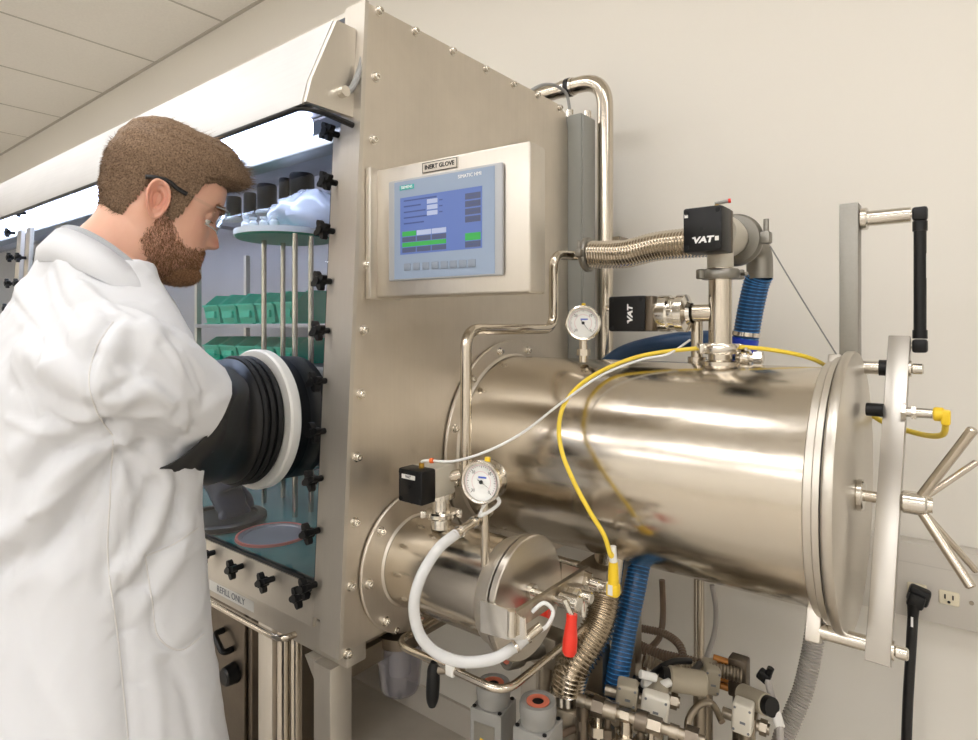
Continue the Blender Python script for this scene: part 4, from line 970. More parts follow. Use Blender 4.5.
# bellows below the lid
t = thing('bellows_hose', 'ribbed steel bellows hose curving down beside the red lever', 'hose', W(570, 690, y=.95))
bp = spline([W(606, 592, y=1.03), W(600, 622, y=1.0), W(586, 648, y=.97), W(573, 668, y=.95), W(567, 690, y=.945)], 14)
obj('bellows', bellows_mb(bp, .031, .0075, .006, 26), 'steel_tube', t)
obj('end_collar', MB().cyl(bp[-1] + V((0, 0, .004)), bp[-1] + V((0, 0, -.018)), .031, seg=30, bev=.003), 'steel_bright', t)
e = bp[-1]; obj('manifold_body', MB().box(e + V((.0, .0, -.05)), (.07, .06, .064), None, .008).cyl(e + V((0, 0, -.08)), (e.x, e.y, ZD), .028, seg=24).cyl(e + V((-.05, 0, -.05)), e + V((.06, 0, -.05)), .018, seg=20), 'steel_dull', t)
s_ = bp[0]; obj('top_stub', MB().cyl(s_ + V((-.002, -.002, -.004)), (s_.x, s_.y + .02, .985), .028, seg=24), 'steel_tube', t)
# lower blue hose
t = thing('vacuum_hose', 'dark blue ribbed hose hanging below the large cylinder next to the red lever', 'hose', W(612, 705, y=1.02))
hq = [W(641, 556, y=1.12), W(634, 592, y=1.09), W(625, 632, y=1.06), W(618, 672, y=1.03), W(613, 706, y=1.02)]
hose(hq, .0205, t)
e = hq[-1]; obj('hose_socket', MB().cyl(e + V((0, 0, .022)), e + V((0, 0, -.02)), .030, seg=24, bev=.003).cyl(e + V((0, 0, -.02)), (e.x, e.y, ZD), .018, seg=20), 'steel_dull', t)
# solenoid valves: body, coil, plug head
def solenoid(px, py, y_, rz, label, head='offwhite_plastic', hs=(.046, .026, .044), coil=1, tilt=0):
    c_ = W(px, py, y=y_); R = Matrix.Rotation(rz, 3, 'Z') @ Matrix.Rotation(tilt, 3, 'Y')
    s = thing('solenoid_valve', label, 'valve', (c_.x, c_.y, ZD), 'solenoid valves on the pump skid')
    hd_ = obj('plug_head', MB().box(c_, hs, R, .0055, 3), head, s)
    m_ = MB()
    for a, b in ((-1, 1), (1, 1), (-1, -1), (1, -1)): q_ = c_ + R @ V((a * hs[0] * .36, -hs[1] / 2, b * hs[2] * .36)); m_.cyl(q_ + R @ V((0, .0006, 0)), q_ + R @ V((0, -.0008, 0)), .0022, seg=8)
    m_.box(c_ + R @ V((.002, -hs[1] / 2 - .0003, -.004)), (.009, .0006, .004), R); obj('plug_mark', m_, 'print_grey', hd_)
    if coil:
        obj('coil', MB().cyl(c_ + R @ V((0, hs[1] / 2 - .002, 0)), c_ + R @ V((0, hs[1] / 2 + .045, 0)), .021, seg=24, bev=.003), 'beige_plastic', s)
    b0_ = c_ + R @ V((0, hs[1] / 2 + (.055 if coil else .01), 0)); b0_ = V((b0_.x, b0_.y, c_.z - .022))
    bd_ = MB().box(b0_, (.038, .034, .034), R, .004).cyl(b0_, (b0_.x, b0_.y, ZD), .012, seg=16).cyl(b0_ + R @ V((-.04, 0, 0)), b0_ + R @ V((.04, 0, 0)), .0095, seg=16).cyl(b0_ + R @ V((.024, 0, 0)), b0_ + R @ V((.036, 0, 0)), .0135, seg=6)
    obj('valve_body', bd_, 'steel_dull', s); return s, c_
solenoid(655, 706, 1.0, .35, 'cream plug headed solenoid valve in front of the lower blue hose', tilt=.12)
solenoid(743, 716, 1.13, .1, 'cream plug headed solenoid valve at the right end of the pump skid', hs=(.034, .03, .054), coil=0, tilt=.06)
solenoid(710, 676, 1.2, .5, 'beige solenoid valve behind the cables of the pump skid', head='beige_plastic', hs=(.03, .05, .05), coil=0, tilt=.1)
s, c_ = solenoid(627, 692, .985, .4, 'beige square solenoid valve left of the cream headed one', head='beige_plastic', hs=(.036, .036, .036), coil=0, tilt=.1)
t = thing('coil_connector', 'beige round coil with black cap lying over the pump skid', 'connector', W(690, 681, y=1.1))
a, b = W(668, 678, y=1.08), W(705, 684, y=1.12)
obj('coil', MB().cyl(a, b, .0215, seg=26, bev=.003), 'beige_plastic', t); obj('end_cap', MB().cyl(a - (b - a) * .18, a, .018, seg=22), 'black_plastic', t)
obj('support', MB().cyl(b + V((-.01, 0, -.015)), (b.x - .01, b.y, ZD), .011, seg=14), 'steel_dull', t)
t = thing('coil_connector', 'beige round plug with black nut beside the right end solenoid valve', 'connector', W(756, 702, y=1.17))
a, b = W(742, 694, y=1.19), W(767, 705, y=1.16)
obj('coil', MB().cyl(a, b, .0185, seg=24, bev=.002), 'beige_plastic', t); obj('end_cap', MB().cyl(b, b + (b - a) * .2, .0165, seg=20), 'black_plastic', t)
obj('support', MB().cyl(a + V((.012, 0, -.01)), (a.x + .012, a.y, ZD), .012, seg=14), 'steel_dull', t)
# white signal tube on the right
t = thing('signal_cable', 'pale cable hooked over a black clip at the right end of the pump skid', 'cable', W(778, 740, y=1.16))
obj('cable', MB().tube(spline([W(767, 676, y=1.2), W(770, 690, y=1.19), W(776, 712, y=1.17), W(780, 730, y=1.15), W(779, 760, y=1.14), W(775, 800, y=1.14)], 8), .0065, 10), 'grey_hose', t)
obj('white_sleeve', MB().cyl(W(774.5, 708, y=1.172), W(780, 728, y=1.152), .009, seg=14, bev=.002), 'white_plastic', t)
obj('clip', MB().box(W(764, 676, y=1.2), (.022, .016, .02), Matrix.Rotation(.5, 3, 'Y'), .004).cyl(W(766, 680, y=1.2), W(771, 668, y=1.2), .006, seg=10), 'black_plastic', t)
# flexible metal lines, connectors, rods
def line(pts, r, mat, name, label, cat, corr=0):
    P = spline(pts, 12); mb = bellows_mb(P, r, .006, .002, 12) if corr else MB().tube(P, r, 12)
    return solo(name, mb, mat, label, cat)
line([W(636, 645, y=1.25), W(660, 655, y=1.24), W(690, 662, y=1.24), W(728, 672, y=1.24)], .0125, 'brown_tube', 'flexible_line', 'upper ribbed brown line running along the back of the pump skid', 'hose', 1)
line([W(640, 628, y=1.3), W(665, 634, y=1.3), W(680, 646, y=1.28), W(684, 664, y=1.25)], .009, 'brown_tube', 'flexible_line', 'short bent brown line arching above the pump skid', 'hose', 1)
line([W(645, 660, y=1.17), W(675, 672, y=1.19), W(705, 668, y=1.2), W(742, 676, y=1.22)], .0135, 'steel_dull', 'flexible_line', 'ribbed steel line ending at the brass block on the pump skid', 'hose', 1)
for i, (pts, r) in enumerate((([W(640, 690, y=1.02), W(655, 672, y=1.08), W(672, 662, y=1.12), W(690, 661, y=1.17)], .006), ([W(652, 690, y=1.05), W(668, 680, y=1.09), W(686, 676, y=1.10), W(700, 664, y=1.17)], .006), ([W(634, 678, y=1.04), W(648, 681, y=1.06), W(660, 684, y=1.07), W(672, 678, y=1.08)], .005))):
    line(pts, r, 'black_rubber', 'control_cable', 'black control cable among the coils of the pump skid, %s' % ('uppermost' if i == 0 else 'middle one' if i == 1 else 'lowest'), 'cable')
for i, (a, b) in enumerate((((640, 674), (656, 678)), ((642, 683), (658, 687)), ((660, 686), (670, 682)))):
    p0, p1 = W(*a, y=1.0 + .02 * i), W(*b, y=1.02 + .02 * i)
    solo('cable_marker', MB().cyl(p0, p1, .0072, seg=12, bev=.001), 'label_white', 'white cable marker sleeve behind the cream solenoid valve, %s' % ('top one' if i == 0 else 'lower left one' if i == 1 else 'right one'), 'cable marker', 'white cable markers')
t = thing('connector_block', 'dark block with brass fittings at the back right of the pump skid', 'connector', W(742, 690, y=1.25))
q = W(739, 676, y=1.24)
obj('block', MB().box(q, (.035, .03, .075), None, .004).cyl(q + V((0, 0, -.03)), (q.x, q.y, ZD), .012, seg=14), 'steel_dark', t)
for dz in (.024, .008, -.010, -.026): obj('brass_fitting', MB().cyl(q + V((-.0175, -.008, dz)), q + V((-.045, -.016, dz + .004)), .0068, seg=12, bev=.001), 'copper_brown', t)
# steel manifold along the front of the skid
t = thing('steel_manifold', 'row of steel fittings and tubes along the front of the pump skid', 'manifold', W(640, 720, y=.97))
m0, m1 = W(578, 700, y=.90), W(705, 742, y=.94)
m0.z += .0; d_ = (m1 - m0)
obj('manifold_tube', MB().tube([m0 + d_ * k / 8 for k in range(9)], .0085, 14), 'steel_dull', t)
random.seed(11)
for k, fr_ in enumerate((.04, .17, .25, .40, .52, .60, .78, .90)):
    p_ = m0 + d_ * fr_; dn = d_.normalized()
    obj('fitting', MB().cyl(p_ - dn * .008, p_ + dn * (.006 + .005 * (k % 3)), .011 + .0025 * ((k * 5) % 3), seg=6 if k % 2 else 18), 'steel_dark' if k % 3 == 1 else 'steel_dull', t)
    obj('stub', MB().cyl(p_ + V((0, 0, -.005)), (p_.x, p_.y, ZD), .006 + .005 * (k % 3 == 0), seg=14).cyl(p_ + V((0, 0, -.028)), p_ + V((0, 0, -.044)), .012 + .004 * (k % 2), seg=6), 'steel_tube' if k % 2 else 'steel_dark', t)
line([W(578, 690, y=.99), W(598, 697, y=.99), W(618, 708, y=.98), W(640, 716, y=.975)], .0065, 'steel_bright', 'steel_tubing', 'small bright tube curling over the front of the steel manifold', 'tube')
line([W(560, 735, y=.9), W(580, 728, y=.92), W(594, 736, y=.93), W(600, 752, y=.93)], .006, 'brown_tube', 'brown_tube', 'brown tube low between the grey block valve and the steel manifold', 'tube')
line([W(690, 742, y=1.05), W(688, 722, y=1.07), W(698, 706, y=1.10), W(712, 704, y=1.12), W(722, 722, y=1.10)], .0062, 'steel_dull', 'steel_tubing', 'bent steel tube between the two cream solenoid valves', 'tube')
line([W(600, 640, y=1.08), W(592, 665, y=1.06), W(585, 690, y=1.05), W(586, 720, y=1.02)], .007, 'steel_dull', 'steel_tubing', 'straight dull tube between the bellows hose and the blue hose', 'tube')
# dark support brackets beneath the large cylinder
t = thing('support_cradle', 'steel cradle under the large cylinder behind the small lid', 'cradle', (-.5, 1.09, ZD))
obj('saddle', MB().lathe((0, AY, AZ), AX, [(AR + .001, -.62), (AR + .012, -.62), (AR + .012, -.56), (AR + .001, -.56)], 40, PI * 1.0 + .55, 2 * PI - .55 + .6) if False else MB().box((-.54, AY, AZ - AR - .012), (.06, .2, .02), None, .002), 'steel_dull', t)
for yy in (1.02, 1.16): obj('upright', MB().span((-.555, yy - .015, ZD), (-.525, yy + .015, AZ - AR - .022)), 'steel_dull', t)
# ribbed drain hose at the right
t = thing('drain_hose', 'grey ribbed hose sweeping down under the door of the large cylinder', 'hose', W(800, 740, y=1.38))
dp = spline([W(818, 560, y=1.42), W(817, 610, y=1.40), W(812, 650, y=1.38), W(803, 690, y=1.36), W(792, 718, y=1.34), W(780, 752, y=1.32), W(772, 840, y=1.30)], 12)
obj('hose_wall', bellows_mb(dp, .0195, .006, .003, 20), 'grey_hose', t)
# ================================================================== the man in the lab coat
HO = V((-1.012, .442, 1.597)); HYAW, HPIT, HROL, HS = .24, .30, .06, .94
_f = V((math.sin(HYAW), math.cos(HYAW), 0)); _r = V((math.cos(HYAW), -math.sin(HYAW), 0)); _u = V((0, 0, 1))
hF = _f * math.cos(HPIT) - _u * math.sin(HPIT); _u2 = _u * math.cos(HPIT) + _f * math.sin(HPIT)
hR = _r * math.cos(HROL) - _u2 * math.sin(HROL); hU = _u2 * math.cos(HROL) + _r * math.sin(HROL)
def hw_(u, w, z): return HO + (hF * u + hR * w + hU * z) * HS
def interp(tab, x):
    if x <= tab[0][0]: return tab[0][1]
    for (a, va), (b, vb) in zip(tab, tab[1:]):
        if x <= b:
            t = (x - a) / (b - a); t = t * t * (3 - 2 * t) * .5 + t * .5
            return va + (vb - va) * t
    return tab[-1][1]
def sst(a, b, x):
    t = min(1, max(0, (x - a) / (b - a))); return t * t * (3 - 2 * t)
def ga(d, s): return math.exp(-(d / s) ** 2)
FRONT = [(-.121, .050), (-.117, .070), (-.11, .083), (-.098, .0905), (-.085, .0885), (-.07, .0885), (-.055, .0885), (-.04, .087), (-.02, .085), (0, .085), (.02, .0925), (.04, .094), (.055, .0925), (.07, .087), (.085, .076), (.1, .056), (.11, .034), (.1165, .010), (.118, -.008)]
BACK = [(-.121, .01), (-.11, -.01), (-.09, -.035), (-.07, -.056), (-.05, -.068), (-.03, -.077), (0, -.086), (.03, -.090), (.06, -.087), (.08, -.078), (.1, -.062), (.11, -.045), (.1165, -.026), (.118, -.012)]
WIDE = [(-.121, .018), (-.117, .032), (-.105, .046), (-.09, .055), (-.07, .0625), (-.05, .067), (-.025, .0715), (0, .0745), (.03, .0775), (.055, .0765), (.075, .070), (.09, .059), (.1, .049), (.11, .033), (.1165, .014), (.118, .003)]
def head_pt(t, z):
    uf, ub, hw = interp(FRONT, z), interp(BACK, z), interp(WIDE, z)
    uc = min(max(-.006, ub + .01), uf - .01); c, s = math.cos(t), math.sin(t)
    e = .86 if c > 0 else .96
    u = uc + (uf - uc if c > 0 else uc - ub) * (abs(c) ** e) * (1 if c > 0 else -1)
    w = hw * (abs(s) ** .93) * (1 if s > 0 else -1)
    if c > 0:
        a = abs(w)
        nose = interp([(-.052, 0), (-.047, .006), (-.043, .019), (-.037, .0245), (-.028, .0225), (-.01, .014), (.006, .006), (.02, .001), (.03, 0)], z)
        u += nose * ga(w, interp([(-.05, .017), (-.038, .0145), (-.02, .010), (.01, .009)], z))
        u += .007 * ga(a - .0145, .007) * ga(z + .041, .007)
        u -= .0125 * ga(a - .032, .017) * ga(z - .001, .0125)
        u += .0035 * ga(a - .028, .02) * ga(z - .021, .008)
        u += .0035 * ga(a - .05, .018) * ga(z + .022, .015)
        u += .0055 * ga(w, .02) * ga(z + .0665, .0055) + .006 * ga(w, .018) * ga(z + .078, .006) - .003 * ga(w, .022) * ga(z + .072, .0025)
        u -= .004 * ga(w, .02) * ga(z + .088, .006); u += .004 * ga(w, .018) * ga(z + .102, .010)
    return u, w, z
NR, NC = 120, 144
def head_grid():
    rows = []
    for i in range(NR + 1):
        k = i / NR; z = -.121 + .239 * (.5 - .5 * math.cos(PI * (.06 + .88 * k))) if False else -.121 + .239 * k
        rows.append([head_pt(2 * PI * j / NC, z) for j in range(NC)])
    return rows
GRID = head_grid()
hm = MB(); vs = [hw_(*p) for r in GRID for p in r]
fs = [(i * NC + j, i * NC + (j + 1) % NC, (i + 1) * NC + (j + 1) % NC, (i + 1) * NC + j) for i in range(NR) for j in range(NC)]
fs += [tuple(range(NC - 1, -1, -1)), tuple(NR * NC + j for j in range(NC))]
hm.add(vs, fs)
# ears
def ear(sg):
    m = MB(); nr, nc = 12, 40; base = (-.014, sg * .0735, -.008)
    def pt(rho, ph, back):
        q = math.sin(ph); p = math.cos(ph)
        ww = .0185 * (1 - .22 * max(0, -q)) * (1 + .1 * max(0, q)); hh = .0325
        P = -p * ww * rho; Q = q * hh * rho
        rim = .0075 * ga(rho - .88, .12) * (.3 + .7 * sst(-.9, -.3, q))
        anti = .004 * ga(rho - .52, .12) * (1 if p < .2 else .3)
        con = -.0085 * ga(rho - .12, .30)
        out = .006 + (.007 * (-P / .0185 * -1 + 0) * 0) + .0105 * (p * ww * rho / .0185 * 1 if False else (P * -1) / .0185 * -1 * -1 * 0) 
        out = .007 + .008 * max(0, p) * rho + (rim + anti + con if not back else -.0045)
        tl = .2; U = base[0] - p * ww * rho * math.cos(tl) - Q * math.sin(tl) * .6; Z = base[2] + Q * math.cos(tl) - P * 0
        return hw_(U, base[1] + sg * out, Z)
    for back in (0, 1):
        vs = [pt(i / nr, 2 * PI * j / nc, back) for i in range(nr + 1) for j in range(nc)]
        m.add(vs, [(i * nc + j, i * nc + (j + 1) % nc, (i + 1) * nc + (j + 1) % nc, (i + 1) * nc + j) for i in range(nr) for j in range(nc)])
    o_ = nr * nc; b_ = (nr + 1) * nc
    m.f += [(o_ + j, o_ + (j + 1) % nc, b_ + o_ + (j + 1) % nc, b_ + o_ + j) for j in range(nc)]
    m.sphere(hw_(base[0] + .004, base[1] - sg * .009, base[2]), 1, 16, 10, (.012, .012, .022)); return m
# lids
for sg in (1, -1): hm.sphere(hw_(.066, sg * .032, .0025), .0128 * HS, 22, 14, (1.12, 1.02, .86))
# neck
nb0, nb1 = hw_(-.028, 0, -.035), V((-.985, .335, 1.42))
nk = spline([hw_(-.018, 0, -.02), hw_(-.024, 0, -.075), hw_(-.04, 0, -.13), V((-.995, .35, 1.43))], 8)
rad = [.056 + .010 * (k / (len(nk) - 1)) ** 1.5 for k in range(len(nk))]
hm.tube(nk, .06, 40, True, lambda i: rad[i])
skin = remesh(hm, .0021, 3, .5)
for sg in (1, -1): into(skin, ear(sg))
# plain torso, arms and legs under the clothes
core = MB()
def ring_loft(rings, n=48, ex=2.4):
    m = MB(); vs = []
    for (cx_, cy_, z, hx, hy) in rings:
        for k in range(n):
            t_ = 2 * PI * k / n; c, s = math.cos(t_), math.sin(t_)
            vs.append(V((cx_ + hx * abs(c) ** (2 / ex) * (1 if c > 0 else -1), cy_ + hy * abs(s) ** (2 / ex) * (1 if s > 0 else -1), z)))
    R_ = len(rings)
    m.add(vs, [(i * n + k, i * n + (k + 1) % n, (i + 1) * n + (k + 1) % n, (i + 1) * n + k) for i in range(R_ - 1) for k in range(n)] + [tuple(range(n - 1, -1, -1)), tuple((R_ - 1) * n + k for k in range(n))]); return m
core = ring_loft([(-.985, .345, .9, .15, .10), (-.985, .34, 1.1, .15, .10), (-.985, .335, 1.3, .165, .10), (-.985, .335, 1.38, .14, .085), (-.985, .337, 1.43, .07, .07)])
for sg, hand in ((1, PC), (-1, PL)):
    sh = V((-.985 + sg * .15, .31, 1.36)); tg_ = hand + V((-.0 * sg, .02, 0)); el_ = V((-.856, .43, 1.275)) if sg > 0 else V((-1.34, .45, 1.27))
    core.tube([sh.lerp(el_, k / 8) for k in range(8)] + [el_.lerp(tg_, k / 8) for k in range(2)], .03, 18, True, lambda i: .036 - .0008 * i)
    core.tube(spline([V((-.985 + sg * .085, .345, .92)), V((-.985 + sg * .09, .36, .5)), V((-.985 + sg * .09, .34, .09))], 8), .06, 20, True, lambda i: .078 - .0022 * i)
into(skin, core)
PS = thing('person', 'bearded man in white lab coat and clear glasses with his arms in the glove ports', 'person', (-.985, .345, 0))

m, nt, b = _new('skin')
b.inputs['Roughness'].default_value = .46; b.inputs['Specular IOR Level'].default_value = .35
b.inputs['Subsurface Weight'].default_value = .18; b.inputs['Subsurface Radius'].default_value = (.010, .004, .002); b.inputs['Subsurface Scale'].default_value = .6
at_ = node(nt, 'ShaderNodeAttribute', attribute_name='tint'); tc = node(nt, 'ShaderNodeTexCoord')
n1 = node(nt, 'ShaderNodeTexNoise', Scale=38.0, Detail=4.0); nt.links.new(tc.outputs['Object'], n1.inputs['Vector'])
mx = node(nt, 'ShaderNodeMix', data_type='RGBA'); mx.inputs[6].default_value = lin((230, 186, 162)); mx.inputs[7].default_value = lin((220, 166, 142)); nt.links.new(n1.outputs['Fac'], mx.inputs[0])
m2 = node(nt, 'ShaderNodeMix', data_type='RGBA'); m2.inputs[7].default_value = lin((205, 112, 92)); nt.links.new(at_.outputs['Fac'], m2.inputs[0]); nt.links.new(mx.outputs[2], m2.inputs[6])
nt.links.new(m2.outputs[2], b.inputs['Base Color'])
n2 = node(nt, 'ShaderNodeTexNoise', Scale=420.0, Detail=2.0); nt.links.new(tc.outputs['Object'], n2.inputs['Vector']); bp = node(nt, 'ShaderNodeBump', Strength=.12, Distance=.0008); nt.links.new(n2.outputs['Fac'], bp.inputs['Height']); nt.links.new(bp.outputs[0], b.inputs['Normal'])
body = obj('body', skin, 'skin', PS, None, None, 180)
att = body.data.attributes.new('tint', 'FLOAT_COLOR', 'POINT'); inv = Matrix((hF, hR, hU)) 
vals = []
for v_ in body.data.vertices:
    l = inv @ (v_.co + wl(PS) - HO) / HS; u, w_, z = l
    q = 0
    if u > .05 and abs(z) < .15:
        q = max(.55 * ga(w_, .016) * ga(z + .036, .014), .9 * ga(w_, .024) * max(ga(z + .0665, .005), ga(z + .078, .005)), .18 * ga(abs(w_) - .05, .02) * ga(z + .02, .02))
    elif abs(w_) > .074 and -.05 < u < .02: q = .38 * ga(z + .008, .035)
    vals += [q, q, q, 1]
att.data.foreach_set('color', vals)
# eyes
for sg in (1, -1):
    e = obj('eye', MB().sphere(hw_(.0665, sg * .032, -.0035), .0112 * HS, 20, 14), 'eye_white', PS)
    obj('iris', MB().sphere(hw_(.0665 + .0075, sg * .032, -.0065), .0052 * HS, 14, 10, (.6, 1, 1), Matrix((hF, hR, hU)).transposed()), 'iris', e)

# ---------------------------------------------------------------- hair and beard: a close cap with short strands
def hairmat(name, c0, c1):
    m, nt, b = _new(name); b.inputs['Roughness'].default_value = .65; b.inputs['Specular IOR Level'].default_value = .12
    tc = node(nt, 'ShaderNodeTexCoord'); n1 = node(nt, 'ShaderNodeTexNoise', Scale=420.0, Detail=3.0); nt.links.new(tc.outputs['Object'], n1.inputs['Vector'])
    r_ = node(nt, 'ShaderNodeMapRange'); r_.inputs[1].default_value = .32; r_.inputs[2].default_value = .68; nt.links.new(n1.outputs['Fac'], r_.inputs[0])
    mx = node(nt, 'ShaderNodeMix', data_type='RGBA'); mx.inputs[6].default_value = lin(c0); mx.inputs[7].default_value = lin(c1); nt.links.new(r_.outputs[0], mx.inputs[0]); nt.links.new(mx.outputs[2], b.inputs['Base Color'])
hairmat('hair_brown', (90, 72, 56), (150, 125, 102)); hairmat('beard_brown', (108, 78, 56), (166, 126, 94))
ZH = [(0, .060), (25, .058), (42, .055), (54, .046), (60, .020), (65, -.022), (72, -.034), (80, -.030), (86, .010), (96, .020), (108, .008), (117, -.022), (130, -.052), (150, -.068), (180, -.074)]
def hair_T(u, w, z):
    th = abs(math.degrees(math.atan2(w, u + .006))); zh = interp(ZH, th)
    k = sst(0, .014, z - zh)
    if k <= 0: return 0, 0, 0
    side = .0032 + .006 * sst(.01, .07, z) + .012 * sst(.06, .11, z)
    fr = sst(62, 10, th) * sst(.052, .078, z)
    return k * side, k * fr * .030, k * fr * .006
BL_ = [(0, -.049), (18, -.050), (30, -.054), (42, -.058), (52, -.050), (62, -.038), (72, -.022), (82, -.020), (90, -.045), (100, -.075), (112, -.10)]
def beard_T(u, w, z):
    th = abs(math.degrees(math.atan2(w, u + .006)))
    if th > 112: return 0, 0, 0
    k = sst(0, .010, interp(BL_, th) - z)
    if k <= 0: return 0, 0, 0
    lip = ga(w, .021) * max(ga(z + .0665, .0065), ga(z + .078, .0065)); k *= 1 - min(1, 1.35 * lip)
    chin = .0014 + .0030 * sst(-.07, -.10, z) * sst(80, 20, th)
    return k * chin, k * .001 * sst(-.09, -.115, z), -k * .002 * sst(-.095, -.118, z)
def normals():
    N = []
    for i in range(NR + 1):
        r = []
        for j in range(NC):
            a = V(GRID[i][(j + 1) % NC]) - V(GRID[i][j - 1]); b = V(GRID[min(i + 1, NR)][j]) - V(GRID[max(i - 1, 0)][j])
            n = a.cross(b); n = n.normalized() if n.length > 1e-12 else V((0, 0, 1 if i > NR / 2 else -1))
            p = V(GRID[i][j]); 
            if n.dot(p - V((-.01, 0, 0))) < 0: n = -n
            r.append(n)
        N.append(r)
    return N
NRM = normals()
def hair_part(Tf, name, mat, count, length, wid, seed, flow, jit):
    rnd = random.Random(seed); m = MB(); idx = {}; TT = {}
    for i in range(NR + 1):
        for j in range(NC):
            p = GRID[i][j]; a, fu, up = Tf(*p); TT[i, j] = (a, fu, up)
            if a > (0.0037 if name == 'beard' else 0):
                lump = 1 + .10 * noise.noise(V(p) * 60) + .12 * noise.noise(V(p) * 140)
                q = V(p) + NRM[i][j] * (a * lump + .0012) + V((fu, 0, up)) * (1 + .10 * noise.noise(V((p[0] * 20, p[1] * 90, p[2] * 50)))); idx[i, j] = len(m.v); m.v.append(hw_(*q))
    for i in range(NR):
        for j in range(NC):
            k = [(i, j), (i, (j + 1) % NC), (i + 1, (j + 1) % NC), (i + 1, j)]
            if all(q in idx for q in k): m.f.append(tuple(idx[q] for q in k))
    if (NR, 0) in idx: m.f.append(tuple(idx[NR, j] for j in range(NC)))
    cand = [k for k in TT if TT[k][0] > 0]
    wts = []; acc = 0
    for (i, j) in cand:
        p = GRID[i][j]; acc += min(1, TT[i, j][0] / .0018) ** 1.0 * ((V(GRID[i][(j + 1) % NC]) - V(p)).length + 2e-4); wts.append(acc)
    import bisect
    for _ in range(count):
        i, j = cand[bisect.bisect(wts, rnd.random() * acc) % len(cand)]
        a, fu, up = TT[i, j]; p = V(GRID[i][j]); n = NRM[i][j]
        tj = (V(GRID[i][(j + 1) % NC]) - p); tk = (V(GRID[min(i + 1, NR)][j]) - p)
        p = p + tj * rnd.random() + tk * rnd.random()
        s = p + n * a * .45 + V((fu, 0, up)) * .55
        L = length(a, fu, p) * (.6 + .8 * rnd.random())
        d = (n * .55 + flow(p, fu) + V((rnd.gauss(0, jit), rnd.gauss(0, jit), rnd.gauss(0, jit)))).normalized()
        d2 = (d + flow(p, fu) * .5).normalized()
        m1 = s + d * L * .55; e = m1 + d2 * L * .45
        sd = d.cross(V((rnd.gauss(0, 1), rnd.gauss(0, 1), rnd.gauss(0, 1)))).normalized() * wid
        b_ = len(m.v); m.v += [hw_(*(s + sd)), hw_(*(s - sd)), hw_(*(m1 - sd * .8)), hw_(*(m1 + sd * .8)), hw_(*e)]
        m.f += [(b_, b_ + 1, b_ + 2, b_ + 3), (b_ + 3, b_ + 2, b_ + 4)]
    return obj(name, m, mat, PS, None, None, 180)
def hflow(p, fu):
    u, w, z = p
    top = sst(.03, .09, z)
    return V((.9 * top - .35 * (1 - top), 0, .25 * top - .75 * (1 - top)))
hair_part(hair_T, 'hair', 'hair_brown', 24000, lambda a, fu, p: .0045 + a * .75 + fu * .5, .00038, 5, hflow, .22)
hair_part(beard_T, 'beard', 'beard_brown', 15000, lambda a, fu, p: .0042 + a * .6, .00028, 6, lambda p, fu: V((.15, 0, -.7)), .3)
rnd = random.Random(9); bm_ = MB()
for sg in (1, -1):
    for _ in range(420):
        k = rnd.random(); u, w, z = head_pt(0, 0); w = sg * (.016 + .036 * k); z = .0185 + .004 * math.sin(k * 2.6) + rnd.gauss(0, .0024)
        t_ = math.asin(min(1, (abs(w) / interp(WIDE, z)) ** (1 / .93))) * sg; p = V(head_pt(t_, z)); d = V((.3, sg * .9, .2 + rnd.gauss(0, .2))).normalized() * .008
        sd = V((0, 0, .0004)); s = p + V((.001, 0, 0)); b_ = len(bm_.v)
        bm_.v += [hw_(*(s + sd)), hw_(*(s - sd)), hw_(*(s + d + V((.001, 0, 0))))]; bm_.f.append((b_, b_ + 1, b_ + 2))
for sg in (1, -1):
    for _ in range(90):
        a = rnd.uniform(-1.1, 1.2); p = V((.0665 + .0118 * math.cos(a), sg * (.032 + .0122 * math.sin(a)), -.0035 + .0006 * math.cos(a))); d = V((math.cos(a) * .9, sg * math.sin(a), -.25)).normalized() * .0055
        b_ = len(bm_.v); sd = V((0, 0, .0004)); bm_.v += [hw_(*(p + sd)), hw_(*(p - sd)), hw_(*(p + d))]; bm_.f.append((b_, b_ + 1, b_ + 2))
obj('eyebrows', bm_, 'beard_brown', PS, None, None, 180)

# ---------------------------------------------------------------- safety glasses
GT = thing('safety_glasses', 'clear safety glasses with black temple tips on the bearded man', 'glasses', hw_(.1, 0, 0))
def hmb(pts): return [hw_(*p) for p in pts]
for sg in (1, -1):
    tp = hmb([(.088, sg * .066, .012), (.06, sg * .074, .014), (.03, sg * .0795, .016), (.012, sg * .0815, .017)])
    obj('temple', MB().tube(spline(tp, 6), .0026, 8), 'lens_clear', GT)
    tt = hmb([(.022, sg * .081, .0165), (.006, sg * .083, .019), (-.008, sg * .083, .024), (-.026, sg * .083, .022), (-.040, sg * .083, .017)])
    obj('temple_tip', MB().tube(spline(tt, 6), .0034, 10), 'black_rubber', GT)
lm = MB(); n_ = 24
for k in range(n_ + 1):
    a = (k / n_ - .5) * 2; w = .070 * math.sin(a * 1.35) / math.sin(1.35); u = .104 - .020 * a * a - .012 * a ** 4
    br = .010 * ga(a, .16); lm.v += [hw_(u, w, .022 - .004 * a * a), hw_(u - .004, w, -.002), hw_(u - .008, w, -.020 + br * 1.6 + .004 * a * a)]
for k in range(n_):
    for r in range(2): lm.f.append((k * 3 + r, k * 3 + 3 + r, k * 3 + 4 + r, k * 3 + 1 + r))
lo__ = obj('lens', lm, 'lens_clear', GT, None, None, 180); sdm = lo__.modifiers.new('s', 'SOLIDIFY'); sdm.thickness = .0018
edge = MB().tube([lm.v[k * 3] for k in range(n_ + 1)], .0011, 6); edge.tube([lm.v[k * 3 + 2] for k in range(n_ + 1)], .0011, 6)
obj('lens_edge', edge, 'fitting_clear', GT)

